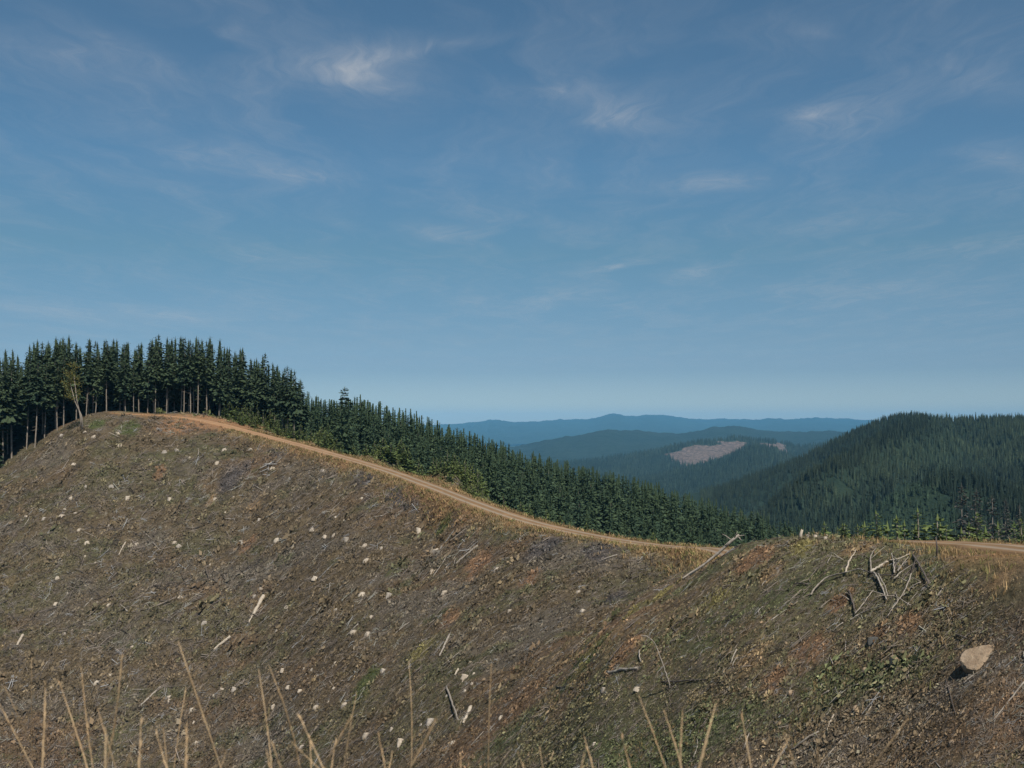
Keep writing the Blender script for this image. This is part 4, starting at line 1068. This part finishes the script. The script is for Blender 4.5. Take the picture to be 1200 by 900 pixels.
log('fallen_log', 652, 806, 672, 807, .12, .1, M_darkwood, 'dark thin log beside a pale stump low on the rib', 'log', GL)
GB = 'dead branches on the near slope'
log('dead_branch', 1036, 804, 1003, 858, .055, .035, M_palewood, 'long pale stick slanting down the near right slope', 'branch', GB)
log('dead_branch', 986, 868, 957, 900, .05, .035, M_palewood, 'pale stick cut by the bottom edge of the photo', 'branch', GB)
log('dead_branch', 1029, 775, 1038, 786, .05, .04, M_palewood, 'short pale stick left of the small tan rock', 'branch', GB)
log('dead_branch', 977, 838, 966, 862, .06, .03, M_palewood, 'broken pale stick between the dark stalk and the long pale one', 'branch', GB)
log('dead_branch', 965, 762, 963, 805, .035, .025, M_palewood, 'thin pale stick beside the tall dark stalk', 'branch', GB)
log('dead_branch', 1200, 800, 1160, 850, .05, .03, M_wood, 'grey stick below the boulder at the right edge', 'branch', GB)
log('dead_branch', 1108, 795, 1120, 838, .04, .03, M_darkwood, 'dark thin stick below the boulder', 'branch', GB)
log('dead_branch', 1080, 875, 1102, 900, .04, .03, M_wood, 'thin grey stick at the bottom right', 'branch', GB)
log('dead_branch', 1095, 890, 1070, 905, .04, .03, M_wood, 'faint grey stick crossing the bottom edge on the right', 'branch', GB)
log('dead_branch', 1105, 690, 1072, 735, .05, .03, M_wood, 'slender grey stick right of the limb tangle', 'branch', GB)
log('dead_branch', 800, 900, 820, 885, .06, .04, M_darkwood, 'short dark stick low between dry stalks', 'branch', GB)
log('dead_branch', 920, 842, 937, 825, .06, .04, M_darkwood, 'dark forked stick left of the tall dark stalk', 'branch', GB)
log('dead_branch', 775, 800, 830, 797, .08, .05, M_darkwood, 'dark stem lying across the rib below the arching stem', 'branch', GB)
log('dead_branch', 900, 730, 935, 705, .06, .03, M_wood, 'thin grey stick left of the orange patch on the spur', 'branch', GB)
# long log sliding off the crest of the spur, with its torn root end in the air
def crest_log():
    A = cast([808], [676])[0]; d = A[1]
    if not np.isfinite(d): d = 90
    A = world_pt(808, 674, d-3); B = world_pt(866, 626.5, 79.5)
    g = Geo(); L = [A+(B-A)*t_ for t_ in (0, .3, .6, .85, 1)]; L = np.array(L); L[1:3, 2] -= .1
    o0 = L[0].copy(); g.tube(L-o0, [.06, .08, .10, .11, .07], 8)
    root = link('leaning_log', g.mesh('leaning_log', M_wood, True), loc=o0); tag(root, 'long grey log sticking out past the spur crest above the road', 'log')
    for (t_, dx, dy, dz) in ((.86, -.7, .1, .45), (.95, .6, .1, .1), (.9, .2, -.3, .55), (.7, .35, -.3, .4), (.97, .35, 0, -.35)):
        p = L[0]+(L[4]-L[0])*t_-o0; b = Geo(); b.tube([p, p+np.array([dx*.6, dy, dz*.7]), p+np.array([dx, dy, dz])], [.045, .03, .015], 5); link('limb', b.mesh('limb', M_wood, True), root)
    return
crest_log()
log('fallen_log', 800, 680, 845, 650, .1, .08, M_wood, 'grey log lying beside the long one on the rib', 'log', GL, .15)
log('fallen_log', 835, 662, 868, 640, .09, .06, M_darkwood, 'dark thin log just under the spur crest', 'log', GL, .12)

# tangle of bleached limbs on the spur: one thing per limb, in the air or on the ground
D0 = 58.0
limbs = [  # path of (u, v, depth offset), radius start/end, material, label
    ([(950, 697, -3), (957, 687, -2), (970, 676, -1), (990, 671, 0), (1005, 667, 1), (1012, 668, 1)], .07, .045, M_wood, 'long grey limb arching up to the left of the tangle'),
    ([(991, 671, .2), (995, 658, .3), (1000, 650, .6), (1004, 642, .8)], .085, .03, M_palewood, 'pale limb rising from the left arch of the tangle'),
    ([(1021, 669, -.5), (1020, 655, 0), (1022, 648, 0), (1026, 643, .4)], .07, .03, M_wood, 'upright stub at the middle of the tangle'),
    ([(1020, 670, -.6), (1030, 664, -.3), (1042, 657, 0), (1052, 655, .5), (1066, 649, 1)], .10, .04, M_palewood, 'thick bleached limb at the middle of the tangle'),
    ([(1024, 671, -.6), (1030, 680, -1.2), (1036, 694, -2), (1039, 703, -2.6)], .085, .05, M_wood, 'grey limb leaning down from the middle of the tangle'),
    ([(1029, 672, -.5), (1037, 687, -1.6), (1040, 698, -2)], .05, .03, M_wood, 'thin pale limb close beside the leaning grey one'),
    ([(1048, 671, -.4), (1047, 658, 0), (1045, 648, .3)], .06, .035, M_wood, 'short pale upright limb right of the bleached one'),
    ([(1052, 669, -.3), (1058, 661, .1), (1065, 652, .5)], .06, .03, M_wood, 'pale limb slanting right beside the short upright one'),
    ([(1048, 678, -.6), (1056, 670, -.2), (1072, 660, .6)], .055, .03, M_wood, 'lower pale limb slanting right under the tangle'),
    ([(1070, 650, .8), (1079, 665, .2), (1086, 678, -.4), (1088, 684, -.7)], .075, .05, M_darkwood, 'dark limb sloping down at the right of the tangle'),
    ([(1068, 672, -.4), (1060, 692, -1.6), (1046, 713, -2.6), (1040, 722, -3)], .05, .03, M_wood, 'long thin limb reaching down below the tangle'),
    ([(995, 692, -1.6), (999, 705, -2.4), (1003, 718, -3)], .08, .06, M_darkwood, 'thick dark limb standing at the lower left of the tangle'),
    ([(1002, 719, -3), (1012, 707, -2.4), (1022, 693, -1.8), (1026, 688, -1.4)], .055, .03, M_wood, 'grey limb rising from the foot of the dark one'),
    ([(996, 727, -3.3), (1008, 719, -3), (1020, 714, -2.8), (1038, 709, -2.5)], .055, .03, M_wood, 'low grey limb lying at the foot of the tangle'),
    ([(1012, 668, .4), (1028, 673, .2), (1050, 674, .1)], .05, .04, M_darkwood, 'dark limb lying level through the tangle'),
]
for (pp, r0, r1, mt, lab) in limbs:
    W = []
    for (u, v, do) in pp:
        h_ = cast([u], [v])[0]; d = h_[1] if np.isfinite(h_[1]) and h_[1] < 80 else 66
        W.append(world_pt(u, v, d-.25-.10*len(W)*0+(-.35 if v < 690 else -.1)))
    W = np.array(W); mid = catmull(W, 4); o0 = W[0].copy()
    o = link('dead_limb', stick_mesh('dead_limb', mid-o0, r0*.68, r1*.6, mt), loc=o0); tag(o, lab, 'branch', 'bleached limbs tangled on the spur')
for q in range(26):
    u = random.uniform(958, 1085); v = random.uniform(652, 716); h_ = cast([u], [v])[0]
    if not np.isfinite(h_[1]) or h_[1] > 80: continue
    L = random.uniform(.5, 1.5); a = random.uniform(0, 6.28); el = random.uniform(-.2, .8)
    dv = np.array([math.cos(a)*math.cos(el), math.sin(a)*math.cos(el), math.sin(el)+.5*math.cos(a)])*L
    o = link('dead_twig', stick_mesh('dead_twig', [[0, 0, 0], dv*.35+[0, 0, .03], dv*.7+np.array([.05, 0, .05]), dv], .028, .010, random.choice([M_wood, M_wood, M_darkwood]), 5), loc=(h_[0], h_[1], h_[2]+.03))
    tag(o, 'thin short grey twig lying among the bleached limbs of the tangle', 'branch', 'thin twigs in the limb tangle on the spur')
# small brush dome behind the tangle, pale stubs on the crest
for (u, v, h, r, lab) in [(938, 627, .55, .10, 'pale broken stub standing on the spur crest'), (946, 626, .32, .1, 'low pale stub beside the standing one on the crest'), (955, 626, .3, .12, 'rounded pale stub in the crest row'), (967, 628, .28, .12, 'last pale stub along the crest row')]:
    q = cast([u], [v+4])[0]
    if not np.isfinite(q[0]): q = world_pt(u, v+4, 74)
    g = Geo(); g.tube([[0, 0, -.2], [.03, 0, h*.5], [.12, 0, h]], [r*1.2, r, r*.7], 8); o = link('broken_stub', g.mesh('broken_stub', M_palewood, True), loc=(q[0], q[1], float(ground(q[0], q[1])[0]))); tag(o, lab, 'stub', 'pale stubs on the spur crest')
q = cast([1098], [652])[0]
if np.isfinite(q[0]):
    g = Geo(); g.tube([[0, 0, -.2], [0, 0, .5], [-.04, 0, .95]], [.06, .045, .02], 6); o = link('dead_snag', g.mesh('dead_snag', M_darkwood, True), loc=q); tag(o, 'small dark snag standing alone right of the tangle', 'snag')
# arching dead stem on the rib
q = [cast([u], [v])[0] for u, v in ((751, 745), (785, 803))]
dA = q[1][1] if np.isfinite(q[1][1]) else 78
W = np.array([world_pt(u, v, dA-.3) for u, v in ((751, 745), (759, 746), (767, 754), (773, 768), (779, 785), (784, 800), (785, 806))]); o0 = W[-1].copy()
o = link('arching_stem', stick_mesh('arching_stem', catmull(W, 4)[::-1]-o0, .045, .02, M_wood), loc=o0); tag(o, 'bent dead stem arching over the near rib', 'stem')

# rocks
def rock_mesh(name, sx_, sy_, sz_, rs, mat):
    import bmesh
    bm = bmesh.new(); bmesh.ops.create_icosphere(bm, subdivisions=4, radius=1)
    V = np.array([v.co[:] for v in bm.verts]); r_ = np.random.default_rng(rs)
    # cut by random planes for flat faces, then roughen
    planes = [(-.72, -.32, .62, .60), (.06, -1, .22, .58), (1, -.28, .05, .72), (.45, -.25, .86, .84), (-.1, .5, .85, .80), (-1, -.1, .05, .92), (0, 1, .3, .7), (.62, -.72, .3, .72)] if rs == 3 else \
             [(*(r_.normal(size=3)), r_.uniform(.68, .92)) for k in range(14)]
    for (a_, b_, c2, c_) in planes:
        nrm = np.array([a_, b_, c2]); nrm /= np.linalg.norm(nrm); dp = V@nrm; m_ = dp > c_; V[m_] -= np.outer(dp[m_]-c_, nrm)
    V *= 1+.10*fbm(V[:, 0]*2+V[:, 2], V[:, 1]*2-V[:, 2]*1.3, rs, 4)[:, None]+.05*fbm(V[:, 0]*7+V[:, 2]*3, V[:, 1]*7-V[:, 2]*5, rs+3, 3)[:, None]
    V *= np.array([sx_, sy_, sz_]); 
    for v, c_ in zip(bm.verts, V): v.co = c_
    me_ = bpy.data.meshes.new(name); bm.to_mesh(me_); bm.free(); me_.materials.append(mat)
    return me_
for (u, v, wpx, hpx, rs, mt, lab) in [(1158, 763, 28, 20, 3, M_rock, 'big tan boulder sitting alone on the near right slope'), (1050, 775, 9, 8, 5, M_rock, 'small tan rock left of the big boulder'), (1025, 752, 8, 9, 8, M_dkrock, 'dark rounded rock in a shaded hollow left of the boulder'),
                                      (928, 812, 5, 4, 9, M_rock, 'small pale rock above the pale broken stick'), (1117, 870, 5, 4, 11, M_rock, 'orange fist sized rock at the lower right'), (1015, 786, 5, 4, 12, M_rock, 'low tan stone left of the short pale stick'), (1005, 830, 6, 4, 17, M_rock, 'flat tan stone below the small tan rock')]:
    q = cast([u], [v])[0]; s_ = np.hypot(q[0], q[1])/F
    o = link('boulder' if wpx > 15 else 'rock', rock_mesh('rock', wpx*s_, wpx*s_*.8, hpx*s_, rs, mt), loc=(q[0], q[1]+.05, float(ground(q[0], q[1])[0])-hpx*s_*(.58 if rs == 3 else .2))); o.rotation_euler = (0, random.uniform(-.05, .05), 0 if rs == 3 else .4*rs); tag(o, lab, 'rock')

# more sticks scattered over the slope, one object each
Pq, dq, rq = cleared_pixels(900, 500, 890); k = (rq > 6); Pq, dq = Pq[k], dq[k]; cnt = 0
sm = []
for q in range(8):
    r_ = np.random.default_rng(900+q); b = r_.normal(0, .06)
    sm.append([stick_mesh('fallen_branch', [[-1, 0, 0], [-.4, b, .04], [.3, b*1.3, .03], [1, 0, 0]], .055, .03, mt, 5) for mt in (M_wood, M_palewood, M_darkwood)])
for i in rng.permutation(len(Pq))[:170]:
    p = Pq[i]; d = dq[i]; L = min(max(random.lognormvariate(math.log(.0065*d), .4), .25), 2.6)
    o = link('fallen_branch', sm[random.randrange(8)][random.choice([0, 0, 0, 2, 2])]); gxq = (ground(p[0]+.5, p[1])-ground(p[0]-.5, p[1]))[0]; gyq = (ground(p[0], p[1]+.5)-ground(p[0], p[1]-.5))[0]
    a = random.uniform(0, 6.28); dv = Vector((math.cos(a), math.sin(a), math.cos(a)*gxq+math.sin(a)*gyq+random.gauss(0, .1)))
    o.rotation_euler = dv.to_track_quat('X', 'Z').to_euler(); o.scale = (L, L*.8+.4, L*.8+.4); o.location = (p[0], p[1], p[2]+.1*L**.5)
    tag(o, 'short weathered branch among the many strewn over the ' + ('near spur' if d < 110 else 'far clearcut slope'), 'branch', 'branches strewn over the clearcut')

# ------------------------------------------------------------------ foreground: dry grass stalks on the bank at the camera
stalks = [  # tip, a lower point, distance, thickness, material
    (2, 830, 38, 895, 2.6, 1.0, 0), (53, 805, 41, 895, 2.4, 1.2, 0), (69, 798, 94, 900, 2.6, 1.1, 0), (95, 781, 108, 850, 2.9, .9, 0), (143, 767, 122, 835, 2.5, 1.2, 0), (114, 829, 135, 878, 2.5, 1.0, 0), (124, 855, 123, 900, 2.2, 1.6, 0),
    (165, 850, 160, 900, 2.4, 1.2, 0), (157, 872, 153, 900, 2.4, 1.0, 0), (184, 862, 197, 900, 2.4, 1.1, 0), (192, 858, 199, 900, 2.6, .9, 0), (219, 847, 214, 900, 2.3, 1.2, 0), (209, 752, 258, 895, 2.5, 1.2, 0), (265, 880, 257, 900, 2.3, 1.0, 0), (5, 804, 22, 840, 3.2, .8, 0), (37, 770, 39, 840, 3.6, .6, 0), (218, 805, 214, 860, 3.3, .7, 0),
    (315, 779, 321, 900, 2.6, 1.2, 0), (303, 784, 306, 900, 3.0, .8, 0), (351, 840, 374, 890, 2.5, 1.0, 0), (341, 869, 362, 892, 2.5, .8, 0), (363, 862, 365, 900, 2.4, .9, 0), (413, 837, 393, 900, 2.4, 1.1, 0), (394, 865, 392, 900, 2.6, .9, 0), (418, 812, 418, 900, 3.0, .8, 0), (443, 858, 442, 900, 2.7, .8, 0), (479, 775, 473, 840, 3.2, .8, 0), (509, 847, 487, 900, 2.4, 1.1, 0), (576, 777, 580, 900, 2.9, .9, 0), (318, 868, 320, 900, 2.3, 1.2, 0), (312, 878, 316, 900, 2.2, 1.0, 0),
    (748, 814, 757, 855, 2.8, .8, 0), (778, 832, 784, 900, 2.4, 1.0, 0), (839, 824, 822, 900, 2.2, 1.5, 0), (800, 831, 821, 900, 2.4, 1.0, 0), (684, 861, 692, 900, 2.4, 1.1, 0), (730, 868, 742, 900, 2.3, 1.3, 0), (632, 874, 637, 900, 2.5, 1.0, 0), (870, 842, 877, 882, 2.7, .9, 0), (738, 827, 757, 862, 2.9, .7, 1), (685, 882, 686, 900, 2.4, 1.0, 0), (606, 880, 610, 900, 2.7, .8, 0), (857, 885, 862, 900, 2.6, .8, 0),
    (955, 733, 949, 900, 2.5, .9, 1), (590, 825, 594, 900, 2.8, .7, 1), (926, 862, 914, 900, 2.5, 1.1, 0), (917, 855, 928, 900, 2.6, .9, 0), (1064, 842, 1046, 900, 2.5, .9, 0), (957, 866, 962, 900, 3.0, .7, 0), (1078, 835, 1078, 890, 3.2, .5, 0), (460, 880, 455, 900, 2.6, .8, 0), (540, 885, 538, 900, 2.7, .8, 0)]
GSt = 'dry grass stalks in the foreground'
gaps = {(209, 752): 'tallest dry stalk leaning left on the lower left', (955, 733): 'tall thin dark stalk rising alone on the right', (143, 767): 'tall dry stalk leaning right near the left edge', (839, 824): 'thick curved dry stalk right of the middle', (576, 777): 'upright brown stalk in the middle of the bank', (53, 805): 'upright dry stalk leaning right nearest the left edge', (590, 825): 'thin dark stalk right of the upright brown one', (508, 847): 'short', (315, 779): 'tall upright dry stalk left of the middle', (479, 775): 'faint brown stalk left of the upright brown one', (738, 827): 'dark crooked stalk low on the rib side', (509, 847): 'dry stalk leaning right alone left of the middle'}
for (ut, vt, ub, vb, d, th, mk_) in stalks:
    k_ = d*random.uniform(.92, 1.1); T_ = world_pt(ut, vt, k_); B_ = world_pt(ub, vb, k_*random.uniform(.98, 1.02))
    dirn = (B_-T_); dirn /= np.linalg.norm(dirn)
    ln = np.linalg.norm(B_-T_); p = B_.copy(); steps = 0
    while p[2] > float(ground(p[0], p[1])[0])-.04 and steps < 120: p = p+dirn*.025; steps += 1
    tot = np.linalg.norm(T_-p); s_ = np.linspace(0, 1, 14); side = np.array([random.gauss(0, 1), random.gauss(0, 1), 0])*.045*tot
    W = p+(T_-p)*s_[:, None]+side*(np.sin(np.pi*s_)*s_)[:, None]; n = len(W)
    rad_ = .0016*th*(1.2-.8*s_); rad_ += .0008*th*np.exp(-((s_-.88)/.10)**2); rad_[-1] = .0006
    g = Geo(); o0 = p.copy(); g.tube(W-o0, rad_, 6)
    for q in range(16):   # seed scales and leaf remnants
        f = random.uniform(.74, .985); i = min(int(f*(n-1)), n-2); c_ = W[i]+(W[i+1]-W[i])*random.random()-o0; a = random.uniform(0, 6.28); ax_ = (W[i+1]-W[i]); ax_ /= np.linalg.norm(ax_)
        s2 = np.array([math.cos(a), math.sin(a), 0]); g.quad([c_, c_+ax_*.010+s2*.0022*th, c_+ax_*.02+s2*.003*th, c_+ax_*.012-s2*.001])
    o = link('dry_stalk', g.mesh('dry_stalk', M_dstalk if mk_ else M_straw, True), loc=o0)
    lab = gaps.get((ut, vt))
    if not lab or lab == 'short': lab = 'short dry straw coloured stalk in the foreground on the ' + ('left side' if ut < 300 else 'middle' if ut < 700 else 'right side')
    tag(o, lab, 'grass stalk', GSt)
